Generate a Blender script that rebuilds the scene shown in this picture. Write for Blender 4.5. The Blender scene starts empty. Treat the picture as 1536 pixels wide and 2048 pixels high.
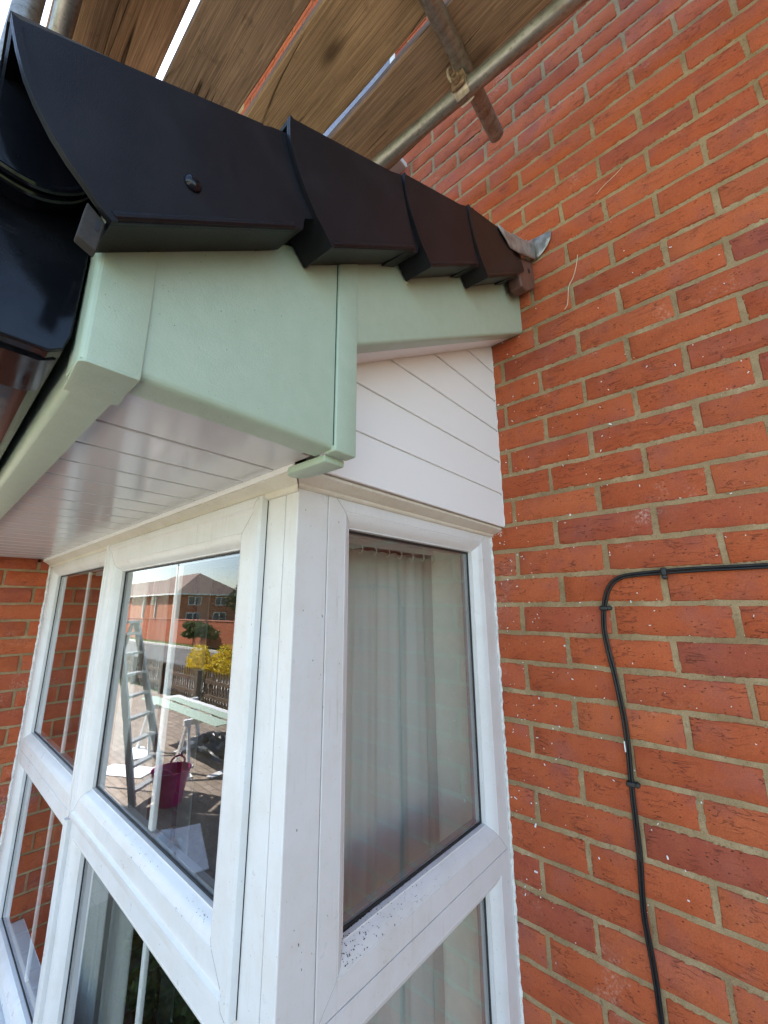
import bpy, bmesh, math, random
from mathutils import Vector, Matrix, noise
random.seed(7)
sc = bpy.context.scene
C = sc.collection
R = math.radians
GZ = -2.3                      # ground level (z = 0 is the window head)

# ------------------------------------------------------------------ camera
cam = bpy.data.cameras.new('camera')
camo = bpy.data.objects.new('camera', cam); C.objects.link(camo)
yaw, pitch, roll = R(41.668), R(13.211), R(-0.274)
f = Vector((-math.sin(yaw)*math.cos(pitch), math.cos(yaw)*math.cos(pitch), math.sin(pitch)))
r = f.cross(Vector((0, 0, 1))).normalized(); u = r.cross(f)
r2 = r*math.cos(roll)+u*math.sin(roll); u2 = -r*math.sin(roll)+u*math.cos(roll)
M = Matrix((r2, u2, -f)).transposed().to_4x4(); M.translation = (0.4864, -1.112, -0.157)
camo.matrix_world = M
cam.sensor_fit = 'HORIZONTAL'; cam.sensor_width = 36; cam.lens = 817.1/1536*36
cam.clip_start = 0.02; cam.clip_end = 2000
sc.camera = camo

# ------------------------------------------------------------------ sky, sun, exposure
SUN_EL, SUN_AZ = R(48), R(-60)            # azimuth from +Y towards +X
w = bpy.data.worlds.new('World'); sc.world = w; w.use_nodes = True
nt = w.node_tree; nt.nodes.clear()
sky = nt.nodes.new('ShaderNodeTexSky'); sky.sky_type = 'NISHITA'; sky.sun_disc = False
sky.sun_elevation = SUN_EL; sky.sun_rotation = SUN_AZ
sky.air_density = 1.0; sky.dust_density = 0.8; sky.ozone_density = 0.6
bg = nt.nodes.new('ShaderNodeBackground'); bg.inputs[1].default_value = 0.105
wo = nt.nodes.new('ShaderNodeOutputWorld')
nt.links.new(sky.outputs[0], bg.inputs[0]); nt.links.new(bg.outputs[0], wo.inputs[0])
sl = bpy.data.lights.new('sun', 'SUN'); sl.energy = 5.0; sl.angle = R(0.5); sl.color = (1, .95, .87)
slo = bpy.data.objects.new('sun', sl); C.objects.link(slo)
sd = Vector((math.sin(SUN_AZ)*math.cos(SUN_EL), math.cos(SUN_AZ)*math.cos(SUN_EL), math.sin(SUN_EL)))
slo.rotation_euler = (-sd).to_track_quat('-Z', 'Y').to_euler()
vs = sc.view_settings
vs.view_transform = 'Standard'; vs.look = 'None'; vs.gamma = 1; vs.exposure = 2.5
vs.use_curve_mapping = False

# ------------------------------------------------------------------ helpers
class MB:
    def __init__(s): s.v = []; s.f = []
    def add(s, vs_, fs): 
        o = len(s.v); s.v += [tuple(p) for p in vs_]; s.f += [tuple(i+o for i in q) for q in fs]; return s
    def box(s, x0, x1, y0, y1, z0, z1):
        return s.add([(x0,y0,z0),(x1,y0,z0),(x1,y1,z0),(x0,y1,z0),(x0,y0,z1),(x1,y0,z1),(x1,y1,z1),(x0,y1,z1)],
                     [(0,3,2,1),(4,5,6,7),(0,1,5,4),(1,2,6,5),(2,3,7,6),(3,0,4,7)])
    def loft(s, secs, cap=True, closed=True):
        n = len(secs[0]); vs_ = [p for q in secs for p in q]; fs = []
        for k in range(len(secs)-1):
            for i in range(n if closed else n-1):
                j = (i+1) % n; fs.append((k*n+i, k*n+j, (k+1)*n+j, (k+1)*n+i))
        if cap and closed: fs += [tuple(range(n))[::-1], tuple((len(secs)-1)*n+i for i in range(n))]
        return s.add(vs_, fs)
    def prism(s, pts, ax, a, b):
        def m(p, t):
            return {'x': (t, p[0], p[1]), 'y': (p[0], t, p[1]), 'z': (p[0], p[1], t)}[ax]
        return s.loft([[m(p, a) for p in pts], [m(p, b) for p in pts]])
    def tube(s, pts, rad, n=12, cap=True):
        pts = [Vector(p) for p in pts]; secs = []; prev = None
        for i, p in enumerate(pts):
            d = (pts[min(i+1, len(pts)-1)]-pts[max(i-1, 0)]).normalized()
            if prev is None: a = d.orthogonal().normalized()
            else:
                a = (prev-d*prev.dot(d)); a = a.normalized() if a.length > 1e-6 else d.orthogonal().normalized()
            prev = a; b = d.cross(a); rr = rad[i] if isinstance(rad, (list, tuple)) else rad
            secs.append([p+(a*math.cos(2*math.pi*k/n)+b*math.sin(2*math.pi*k/n))*rr for k in range(n)])
        return s.loft(secs, cap)
    def lathe(s, c, prof, n=24, ax='z'):
        secs = []
        for rr, h in prof:
            ring = []
            for k in range(n):
                a = 2*math.pi*k/n; p = (rr*math.cos(a), rr*math.sin(a), h)
                if ax == 'x': p = (h, p[0], p[1])
                if ax == 'y': p = (p[0], -h, p[1])
                ring.append((c[0]+p[0], c[1]+p[1], c[2]+p[2]))
            secs.append(ring)
        return s.loft(secs)
    def frame(s, conv, u0, u1, v0, v1, prof):
        loops = []
        for wd, d in prof:
            loops.append([conv(u0+wd, v0+wd, d), conv(u1-wd, v0+wd, d), conv(u1-wd, v1-wd, d), conv(u0+wd, v1-wd, d)])
        return s.loft(loops, cap=False)
    def bar(s, p0, p1, wd, ht, up=(0, 0, 1)):
        p0, p1 = Vector(p0), Vector(p1); d = (p1-p0).normalized(); a = d.cross(Vector(up))
        if a.length < 1e-4: a = Vector((1, 0, 0))
        a.normalize(); b = a.cross(d)
        q = [(-1,-1),(1,-1),(1,1),(-1,1)]
        return s.loft([[p+a*(i*wd/2)+b*(j*ht/2) for i, j in q] for p in (p0, p1)])
    def mesh(s, name, bevel=0, seg=2, smooth=35, fix=True):
        me = bpy.data.meshes.new(name); me.from_pydata([tuple(v) for v in s.v], [], s.f)
        if fix or bevel:
            bm = bmesh.new(); bm.from_mesh(me)
            if fix: bmesh.ops.recalc_face_normals(bm, faces=bm.faces)
            if bevel:
                ed = [e for e in bm.edges if len(e.link_faces) == 2 and e.calc_face_angle(0) > R(28)]
                bmesh.ops.bevel(bm, geom=ed, offset=bevel, segments=seg, affect='EDGES', clamp_overlap=True, profile=.5)
            bm.to_mesh(me); bm.free()
        if bevel and smooth: smooth = 17
        if smooth:
            me.polygons.foreach_set('use_smooth', [True]*len(me.polygons)); me.set_sharp_from_angle(angle=R(smooth))
        me.update(); return me
    def build(s, name, mat, parent=None, bevel=0, seg=2, smooth=35, fix=True, label=None):
        o = link(name, s.mesh(name, bevel, seg, smooth, fix), mat, parent)
        if label: o['label'] = label
        return o

def link(name, me, mat, parent=None):
    o = bpy.data.objects.new(name, me); C.objects.link(o)
    if mat and not me.materials: me.materials.append(mat)
    if parent:
        o.parent = parent
        if parent.type == 'EMPTY': o.matrix_parent_inverse = Matrix.Translation(-parent.location)
    return o
def thing(name, label, cat, loc=(0, 0, 0), group=None):
    o = bpy.data.objects.new(name, None); C.objects.link(o); o.location = loc; o.empty_display_size = .05
    o['label'] = label; o['category'] = cat
    if group: o['group'] = group
    return o
def tag(o, label, cat, group=None):
    o['label'] = label; o['category'] = cat
    if group: o['group'] = group
    return o
def struct(o): o['kind'] = 'structure'; return o
def stuff(o): o['kind'] = 'stuff'; return o
def catmull(pts, k=6):
    P = [Vector(p) for p in pts]; P = [P[0]*2-P[1]]+P+[P[-1]*2-P[-2]]; out = []
    for i in range(1, len(P)-2):
        for j in range(k):
            t = j/k; a, b, c, d = P[i-1], P[i], P[i+1], P[i+2]
            out.append(.5*((2*b)+(c-a)*t+(2*a-5*b+4*c-d)*t*t+(3*b-a-3*c+d)*t*t*t))
    out.append(P[-2]); return out

# ------------------------------------------------------------------ materials
class NT:
    def __init__(s, name):
        s.m = bpy.data.materials.new(name); s.m.use_nodes = True; s.t = s.m.node_tree
        s.p = s.t.nodes['Principled BSDF']; s.o = s.t.nodes['Material Output']
        s.tc = s.n('ShaderNodeTexCoord')
    def n(s, t, **kw):
        nd = s.t.nodes.new(t)
        for k, v in kw.items():
            if isinstance(k, str) and hasattr(nd, k): setattr(nd, k, v)
        return nd
    def l(s, a, b): s.t.links.new(a, b)
    def val(s, sock, v):
        if hasattr(v, 'is_output') or isinstance(v, bpy.types.NodeSocket): s.l(v, sock)
        else: sock.default_value = v
    def noise(s, scale, vec=None, detail=4, rough=.6, dist=0, dim='3D'):
        nd = s.n('ShaderNodeTexNoise'); nd.inputs['Scale'].default_value = scale; nd.inputs['Detail'].default_value = detail
        nd.inputs['Roughness'].default_value = rough; nd.inputs['Distortion'].default_value = dist
        s.l(vec if vec is not None else s.tc.outputs['Object'], nd.inputs['Vector']); return nd.outputs['Fac']
    def mapping(s, scale=(1, 1, 1), vec=None, loc=(0, 0, 0)):
        nd = s.n('ShaderNodeMapping'); nd.inputs['Scale'].default_value = scale; nd.inputs['Location'].default_value = loc
        s.l(vec if vec is not None else s.tc.outputs['Object'], nd.inputs['Vector']); return nd.outputs[0]
    def ramp(s, fac, stops, interp='LINEAR'):
        nd = s.n('ShaderNodeValToRGB'); cr = nd.color_ramp; cr.interpolation = interp
        while len(cr.elements) < len(stops): cr.elements.new(.5)
        for e, (p, c) in zip(cr.elements, stops):
            e.position = p; e.color = (c, c, c, 1) if isinstance(c, (int, float)) else (*c, 1)
        s.l(fac, nd.inputs[0]); return nd.outputs[0]
    def mix(s, fac, a, b, mode='MIX'):
        nd = s.n('ShaderNodeMix'); nd.data_type = 'RGBA'; nd.blend_type = mode
        for sock, v in ((nd.inputs[0], fac), (nd.inputs[6], a), (nd.inputs[7], b)):
            if isinstance(v, bpy.types.NodeSocket): s.l(v, sock)
            elif isinstance(v, (int, float)) and sock == nd.inputs[0]: sock.default_value = v
            else: sock.default_value = (*v, 1) if not isinstance(v, (int, float)) else (v, v, v, 1)
        return nd.outputs[2]
    def math(s, op, a, b=0.):
        nd = s.n('ShaderNodeMath'); nd.operation = op; s.val(nd.inputs[0], a); s.val(nd.inputs[1], b); return nd.outputs[0]
    def bump(s, h, strength=.3, dist=.002, prev=None):
        nd = s.n('ShaderNodeBump'); nd.inputs['Strength'].default_value = strength; nd.inputs['Distance'].default_value = dist
        s.l(h, nd.inputs['Height'])
        if prev: s.l(prev, nd.inputs['Normal'])
        return nd.outputs[0]
    def out(s, col=None, rough=None, normal=None, metal=None, spec=None):
        if col is not None: s.val(s.p.inputs['Base Color'], col if isinstance(col, bpy.types.NodeSocket) else (*col, 1))
        if rough is not None: s.val(s.p.inputs['Roughness'], rough)
        if normal is not None: s.l(normal, s.p.inputs['Normal'])
        if metal is not None: s.val(s.p.inputs['Metallic'], metal)
        if spec is not None: s.p.inputs['Specular IOR Level'].default_value = spec
        return s.m
def plain(name, col, rough=.5, metal=0, spec=.5, var=.06, scale=30, bump=0.0, bscale=300, dist=.001):
    g = NT(name); n1 = g.noise(scale)
    c = g.mix(g.ramp(n1, [(.3, 0.), (.7, 1.)]), tuple(x*(1-var) for x in col), tuple(min(1, x*(1+var)) for x in col))
    nb = g.bump(g.noise(bscale), bump, dist) if bump else None
    rg = g.ramp(g.noise(scale*1.7), [(.3, max(0, rough-.06)), (.7, min(1, rough+.06))])
    return g.out(c, rg, nb, metal, spec)

def brick_mat(name, dark=1.0):
    g = NT(name); oi = g.n('ShaderNodeObjectInfo'); geo = g.n('ShaderNodeNewGeometry')
    rnd = g.math('FRACT', g.math('ADD', oi.outputs['Random'], g.math('MULTIPLY', geo.outputs['Random Per Island'], 7.31)))
    pos = geo.outputs['Position']
    base = g.ramp(rnd, [(0, (.36,.074,.029)), (.25, (.45,.100,.036)), (.5, (.40,.084,.032)), (.72, (.48,.118,.044)), (.93, (.38,.084,.040)), (1, (.31,.068,.040))])
    # broad firing patches, purple tinge
    patch = g.ramp(g.noise(9, pos, 3, .6), [(.50, 0.), (.72, 1.)])
    c = g.mix(g.math('MULTIPLY', patch, .75), base, (.30*dark,.088*dark,.070*dark))
    warm = g.ramp(g.noise(23, pos, 4, .6), [(.35, 0.), (.7, 1.)])
    c = g.mix(g.math('MULTIPLY', warm, .32), c, (.53*dark,.150*dark,.060*dark))
    # fine sand grain
    grain = g.noise(420, pos, 3, .7)
    c = g.mix(.55, c, g.ramp(grain, [(.25, .25), (.55, .52), (.8, .72)]), 'OVERLAY')
    # dark drag marks and pits
    pv = g.mapping((95, 95, 200), pos); pit = g.n('ShaderNodeTexVoronoi'); pit.inputs['Scale'].default_value = 1.0; g.l(pv, pit.inputs['Vector'])
    pitm = g.ramp(pit.outputs['Distance'], [(.12, 1.), (.26, 0.)])
    sel = g.ramp(g.noise(45, pos, 3), [(.50, 0.), (.58, 1.)])
    pitm = g.math('MULTIPLY', pitm, sel)
    c = g.mix(g.math('MULTIPLY', pitm, .85), c, (.05, .022, .018))
    # crease lines
    wv = g.n('ShaderNodeTexNoise'); wv.inputs['Scale'].default_value = 1; wv.inputs['Detail'].default_value = 3; wv.inputs['Distortion'].default_value = .8
    g.l(g.mapping((16, 16, 70), pos), wv.inputs['Vector'])
    cre = g.ramp(wv.outputs['Fac'], [(.48, 0.), (.5, 1.), (.52, 0.)])
    cre = g.math('MULTIPLY', cre, g.ramp(g.noise(14, pos, 2), [(.48, 0.), (.6, 1.)]))
    c = g.mix(g.math('MULTIPLY', cre, .72), c, (.12*dark, .035*dark, .025*dark))
    # whitish bloom in places
    bl = g.math('MULTIPLY', g.ramp(g.noise(5, pos, 5, .7), [(.60, 0.), (.74, 1.)]), g.ramp(g.noise(160, pos, 4, .7), [(.45, 0.), (.75, 1.)]))
    c = g.mix(g.math('MULTIPLY', bl, .9), c, (.64, .50, .43))
    h = g.math('SUBTRACT', g.math('ADD', g.math('MULTIPLY', grain, .35), g.math('MULTIPLY', g.noise(70, pos, 5, .65), .9)), g.math('ADD', g.math('MULTIPLY', pitm, .9), g.math('MULTIPLY', cre, .7)))
    return g.out(c, .88, g.bump(h, .75, .0022), spec=.25)
M_brick = brick_mat('brick_red')
def mortar_mat():
    g = NT('mortar'); pos = g.n('ShaderNodeNewGeometry').outputs['Position']
    c = g.ramp(g.noise(11, pos, 5, .65), [(.3, (.25,.17,.090)), (.55, (.37,.262,.145)), (.8, (.52,.395,.245))])
    c = g.mix(.6, c, g.ramp(g.noise(600, pos, 3, .7), [(.25, .2), (.5, .5), (.8, .8)]), 'OVERLAY')
    c = g.mix(g.ramp(g.noise(170, pos, 2), [(.62, 0.), (.72, .6)]), c, (.14, .10, .06))
    h = g.math('ADD', g.math('MULTIPLY', g.noise(350, pos, 4, .7), .6), g.noise(55, pos, 4))
    return g.out(c, .95, g.bump(h, .9, .003), spec=.15)
M_mortar = mortar_mat()
def far_brick(name, c1, c2, mo, sc_=1.0):
    g = NT(name); pos = g.n('ShaderNodeNewGeometry'); sx = g.n('ShaderNodeSeparateXYZ'); g.l(pos.outputs['Position'], sx.inputs[0])
    cb = g.n('ShaderNodeCombineXYZ'); g.l(g.math('ADD', sx.outputs[0], sx.outputs[1]), cb.inputs[0]); g.l(sx.outputs[2], cb.inputs[1])
    b = g.n('ShaderNodeTexBrick'); g.l(cb.outputs[0], b.inputs['Vector']); b.inputs['Scale'].default_value = 1
    b.inputs['Brick Width'].default_value = .225; b.inputs['Row Height'].default_value = .075; b.inputs['Mortar Size'].default_value = .005
    b.inputs['Color1'].default_value = (*c1, 1); b.inputs['Color2'].default_value = (*c2, 1); b.inputs['Mortar'].default_value = (*mo, 1)
    c = g.mix(.35, b.outputs['Color'], g.ramp(g.noise(3, pos.outputs['Position'], 5), [(.3, .35), (.7, .65)]), 'OVERLAY')
    return g.out(c, .9, g.bump(b.outputs['Fac'], .4, -.004), spec=.2)
M_farbrick = far_brick('brick_far', (.42,.105,.045), (.36,.085,.045), (.36,.27,.155))

def pvc(name, col, rough=.3, dirt=.35, dcol=(.46,.38,.25), bmp=.06):
    g = NT(name); pos = g.n('ShaderNodeNewGeometry').outputs['Position']
    d = g.ramp(g.noise(7, pos, 6, .7), [(.45, 0.), (.78, 1.)])
    d2 = g.ramp(g.noise(120, pos, 5, .75), [(.60, 0.), (.76, 1.)])
    c = g.mix(g.math('MULTIPLY', d, dirt*.5), col, dcol)
    c = g.mix(g.math('MULTIPLY', g.math('MULTIPLY', d2, d), dirt*1.4), c, (.16, .13, .09))
    sp = g.ramp(g.noise(300, pos, 2, .5), [(.745, 0.), (.77, 1.)])
    c = g.mix(g.math('MULTIPLY', sp, dirt*1.2), c, (.10, .09, .07))
    run = g.math('MULTIPLY', g.ramp(g.noise(1, g.mapping((90, 90, 5), pos), 5, .7), [(.56, 0.), (.75, 1.)]), g.ramp(g.noise(6, pos, 4), [(.45, 0.), (.65, 1.)]))
    c = g.mix(g.math('MULTIPLY', run, dirt*.8), c, (.40, .34, .25))
    rg = g.ramp(g.noise(22, pos, 4), [(.3, max(.03, rough-.05)), (.7, rough+(.12 if bmp > .03 else .03))])
    return g.out(c, rg, g.bump(g.noise(500, pos, 3), bmp, .0008), spec=.5)
M_frame = pvc('white_upvc', (.71,.70,.69), .32, .6)
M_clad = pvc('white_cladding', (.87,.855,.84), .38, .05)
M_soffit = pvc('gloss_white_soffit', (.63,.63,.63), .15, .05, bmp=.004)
M_seal = plain('white_sealant', (.72,.70,.66), .6, var=.25, scale=60, bump=.6, bscale=120, dist=.003)
M_trimdirty = pvc('dirty_white_trim', (.70,.65,.56), .45, 1.0)
def green_mat():
    g = NT('sage_green_foil'); pos = g.n('ShaderNodeNewGeometry').outputs['Position']
    n1 = g.noise(1, g.mapping((900, 160, 900), pos), 4, .7); n2 = g.noise(420, pos, 4, .65)
    c = g.mix(g.ramp(g.noise(40, pos, 4), [(.3, 0.), (.7, 1.)]), (.395,.495,.385), (.43,.53,.42))
    c = g.mix(g.ramp(g.noise(260, pos, 2, .5), [(.755, 0.), (.775, .9)]), c, (.03, .05, .05))
    h = g.math('ADD', g.math('MULTIPLY', n1, .6), n2)
    return g.out(c, g.ramp(n2, [(.3, .28), (.7, .44)]), g.bump(h, .34, .0012), spec=.5)
M_green = green_mat()
M_seam = plain('dark_seam', (.05, .07, .06), .8)
def black_plastic(name, col, rough, bump, sc_):
    g = NT(name); pos = g.n('ShaderNodeNewGeometry').outputs['Position']
    n1 = g.noise(sc_, pos, 4, .7)
    c = g.mix(g.ramp(g.noise(14, pos, 5, .7), [(.42, 0.), (.75, 1.)]), col, tuple(x*1.7+.004 for x in col))
    c = g.mix(g.ramp(g.noise(240, pos, 4, .8), [(.68, 0.), (.8, .25)]), c, (.10, .10, .10))
    return g.out(c, g.ramp(n1, [(.3, rough-.05), (.7, rough+.08)]), g.bump(n1, bump, .0008), spec=.32)
M_verge = black_plastic('black_matt_plastic', (.0042,.0045,.0068), .44, .3, 650)
M_verge2 = black_plastic('brown_black_plastic', (.0085,.006,.006), .44, .3, 650)
M_gut = black_plastic('black_gloss_plastic', (.005,.006,.009), .11, .01, 40)
M_black = plain('black_rubber', (.012,.012,.013), .45, var=.3)
M_brown = pvc('brown_foil', (.13,.065,.05), .45, .2, (.2,.13,.1))
M_lead = plain('lead_sheet', (.36,.35,.34), .48, .55, var=.4, scale=38, bump=.5, bscale=70, dist=.004)
M_closure = plain('grey_closure', (.032,.028,.026), .8, var=.2, scale=120, bump=.4, bscale=600)
def galv():
    g = NT('weathered_galvanised_tube'); pos = g.n('ShaderNodeNewGeometry').outputs['Position']
    n1 = g.noise(1, g.mapping((9, 60, 60), pos), 6, .7); n2 = g.noise(90, pos, 5, .7)
    c = g.ramp(n1, [(.25, (.16,.14,.11)), (.5, (.33,.31,.27)), (.75, (.46,.44,.40))])
    c = g.mix(g.ramp(n2, [(.55, 0.), (.75, .75)]), c, (.11,.085,.055))
    c = g.mix(g.ramp(g.noise(24, pos, 5, .7), [(.58, 0.), (.72, .6)]), c, (.24, .11, .05))
    return g.out(c, g.ramp(n2, [(.3, .34), (.7, .6)]), g.bump(n2, .3, .001), metal=.75)
M_tube = galv()
M_rust = plain('rusty_coupler', (.30,.20,.12), .7, .35, var=.5, scale=70, bump=.7, bscale=160, dist=.003)
M_cream = plain('zinc_coupler', (.52,.44,.32), .55, .5, var=.35, scale=60, bump=.4, bscale=200)
def wood(name, tone, seed):
    g = NT(name); pos = g.tc.outputs['Object']
    wv = g.n('ShaderNodeTexNoise'); wv.inputs['Scale'].default_value = 1; wv.inputs['Detail'].default_value = 3; wv.inputs['Roughness'].default_value = .5; wv.inputs['Distortion'].default_value = .35
    g.l(g.mapping((.30, 17, 17), pos, (seed, seed*1.7, 0)), wv.inputs['Vector'])
    rings = g.math('FRACT', g.math('MULTIPLY', wv.outputs['Fac'], 26.0))
    ringc = g.ramp(rings, [(0, .15), (.55, .55), (.9, .9), (1, .15)])
    fib = g.noise(1, g.mapping((6, 260, 260), pos, (seed, 0, 0)), 4, .7)
    c = g.ramp(g.noise(1, g.mapping((2.2, 7, 7), pos, (seed*3, 0, 0)), 5, .65), [(.25, tuple(x*.62 for x in tone)), (.55, tone), (.8, tuple(min(1, x*1.35) for x in tone))])
    c = g.mix(.30, c, ringc, 'OVERLAY'); c = g.mix(.75, c, g.ramp(fib, [(.25, .2), (.5, .5), (.8, .78)]), 'OVERLAY')
    kn = g.n('ShaderNodeTexVoronoi'); kn.inputs['Scale'].default_value = 1; g.l(g.mapping((2.6, 6.5, 6.5), pos, (seed*5.3, seed, 0)), kn.inputs['Vector'])
    knm = g.ramp(kn.outputs['Distance'], [(.05, 1.), (.10, .55), (.17, 0.)])
    c = g.mix(g.math('MULTIPLY', knm, .75), c, (.055, .03, .016))
    ck = g.n('ShaderNodeTexNoise'); ck.inputs['Scale'].default_value = 1; ck.inputs['Detail'].default_value = 2; ck.inputs['Distortion'].default_value = .5
    g.l(g.mapping((.7, 9, 9), pos, (seed*2.1, seed*7, 0)), ck.inputs['Vector'])
    crk = g.math('MULTIPLY', g.ramp(ck.outputs['Fac'], [(.494, 0.), (.5, 1.), (.506, 0.)]), g.ramp(g.noise(3.5, pos, 2), [(.46, 0.), (.54, 1.)]))
    c = g.mix(g.math('MULTIPLY', crk, .9), c, (.018, .011, .007))
    st = g.ramp(g.noise(18, pos, 5, .7), [(.58, 0.), (.72, .55)]); c = g.mix(st, c, tuple(x*.45 for x in tone))
    h = g.math('SUBTRACT', g.math('ADD', g.math('MULTIPLY', fib, .6), g.math('MULTIPLY', rings, .3)), g.math('MULTIPLY', crk, 2.0))
    return g.out(c, .85, g.bump(h, .55, .0018), spec=.2)
def glass_mat(nm='window_glass', kf=1.5):
    g = NT(nm); g.t.nodes.remove(g.p); geo = g.n('ShaderNodeNewGeometry')
    fr = g.n('ShaderNodeFresnel'); fr.inputs[0].default_value = 1.52
    k = g.math('MINIMUM', g.math('MULTIPLY', fr.outputs[0], kf), .7)
    k = g.math('MULTIPLY', k, g.math('SUBTRACT', 1.0, geo.outputs['Backfacing']))
    tr = g.n('ShaderNodeBsdfTransparent'); tr.inputs[0].default_value = (.90,.95,.93,1)
    tr2 = g.n('ShaderNodeBsdfTransparent')
    mt = g.n('ShaderNodeMixShader'); g.l(geo.outputs['Backfacing'], mt.inputs[0]); g.l(tr.outputs[0], mt.inputs[1]); g.l(tr2.outputs[0], mt.inputs[2])
    gl = g.n('ShaderNodeBsdfGlossy'); gl.inputs['Roughness'].default_value = .0; gl.inputs['Color'].default_value = (.96,.97,1,1)
    nb = g.bump(g.noise(5, geo.outputs['Position'], 2), .03, .004); g.l(nb, gl.inputs['Normal'])
    mx = g.n('ShaderNodeMixShader'); g.l(k, mx.inputs[0]); g.l(mt.outputs[0], mx.inputs[1]); g.l(gl.outputs[0], mx.inputs[2])
    # dust film
    df = g.n('ShaderNodeBsdfDiffuse'); df.inputs[0].default_value = (.55,.55,.52,1)
    dm = g.ramp(g.noise(130, geo.outputs['Position'], 6, .8), [(.58, 0.0), (.78, .16)])
    dm = g.math('MULTIPLY', dm, g.ramp(g.noise(4, geo.outputs['Position'], 3), [(.4, .25), (.65, 1.)]))
    m2 = g.n('ShaderNodeMixShader'); g.l(dm, m2.inputs[0]); g.l(mx.outputs[0], m2.inputs[1]); g.l(df.outputs[0], m2.inputs[2])
    g.l(m2.outputs[0], g.o.inputs[0]); return g.m
M_glass = glass_mat(); M_glass2 = glass_mat('double_glazing', 2.4)
def fabric():
    g = NT('cream_curtain'); pos = g.tc.outputs['Object']
    c = g.mix(g.ramp(g.noise(1, g.mapping((700, 700, 700), pos), 2), [(.3, 0.), (.7, 1.)]), (.74,.72,.68), (.82,.80,.75))
    g.out(c, .9, spec=.1); g.p.inputs['Sheen Weight'].default_value = .2
    tl = g.n('ShaderNodeBsdfTranslucent'); tl.inputs[0].default_value = (.6,.56,.5,1)
    mx = g.n('ShaderNodeMixShader'); mx.inputs[0].default_value = .35; g.l(g.p.outputs[0], mx.inputs[1]); g.l(tl.outputs[0], mx.inputs[2]); g.l(mx.outputs[0], g.o.inputs[0])
    return g.m
M_curtain = fabric()
M_plaster = plain('cream_plaster', (.88,.88,.80), .8, var=.04)
M_room = plain('room_paint', (.78,.77,.73), .9, var=.04)
M_gasket = plain('black_gasket', (.010,.010,.011), .5, var=.4)
M_cable = black_plastic('black_cable', (.010,.010,.011), .34, .05, 200)
M_speck = plain('white_fleck', (.82,.80,.78), .6)
M_dirt = plain('dark_dirt', (.02,.016,.012), .9)

# ------------------------------------------------------------------ ground, road
def sheet(name, x0, x1, y0, y1, z, mat, nx=1):
    return struct(MB().add([(x0,y0,z),(x1,y0,z),(x1,y1,z),(x0,y1,z)], [(0,1,2,3)]).build(name, mat, smooth=0, fix=False))
def grass_mat():
    g = NT('grass'); pos = g.n('ShaderNodeNewGeometry').outputs['Position']
    c = g.ramp(g.noise(2.2, pos, 8, .75), [(.3, (.06,.085,.025)), (.55, (.10,.13,.04)), (.8, (.17,.17,.07))])
    return g.out(c, .95, g.bump(g.noise(30, pos, 5), .8, .03), spec=.1)
def paving_mat():
    g = NT('block_paving'); pos = g.n('ShaderNodeNewGeometry').outputs['Position']
    b = g.n('ShaderNodeTexBrick'); g.l(pos, b.inputs['Vector']); b.inputs['Scale'].default_value = 1; b.inputs['Brick Width'].default_value = .2; b.inputs['Row Height'].default_value = .1
    b.inputs['Mortar Size'].default_value = .004; b.inputs['Color1'].default_value = (.22,.175,.14,1); b.inputs['Color2'].default_value = (.29,.235,.19,1); b.inputs['Mortar'].default_value = (.08,.065,.05,1)
    c = g.mix(.4, b.outputs['Color'], g.ramp(g.noise(5, pos, 6, .7), [(.3, .3), (.7, .7)]), 'OVERLAY')
    return g.out(c, .85, g.bump(b.outputs['Fac'], .5, -.004), spec=.3)
def asphalt_mat():
    g = NT('asphalt'); pos = g.n('ShaderNodeNewGeometry').outputs['Position']
    c = g.ramp(g.noise(1.2, pos, 8, .75), [(.3, (.085,.083,.08)), (.7, (.14,.135,.13))])
    return g.out(c, .9, g.bump(g.noise(90, pos, 3), .5, .006), spec=.3)
M_grass, M_pave, M_asph = grass_mat(), paving_mat(), asphalt_mat()
M_conc = plain('concrete', (.46,.445,.41), .9, var=.15, scale=8, bump=.3, bscale=60)
sheet('ground', -400, 400, -400, 400, GZ-.02, M_grass)
sheet('driveway', -14, 7, -4.95, .2, GZ, M_pave)
sheet('flower_bed', -3.5, 1.6, -1.95, -.70, GZ+.02, plain('soil', (.045,.034,.025), .95, var=.4, scale=25, bump=.9, bscale=60, dist=.02))
sheet('road', -120, 60, -10.6, -6.9, GZ-.004, M_asph)
struct(MB().box(-120, 60, -6.9, -5.3, GZ-.1, GZ+.004).build('pavement', M_conc, bevel=.01))
struct(MB().box(-120, 60, -10.75, -10.6, GZ-.1, GZ+.1).build('kerb', M_conc, bevel=.01))

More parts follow.
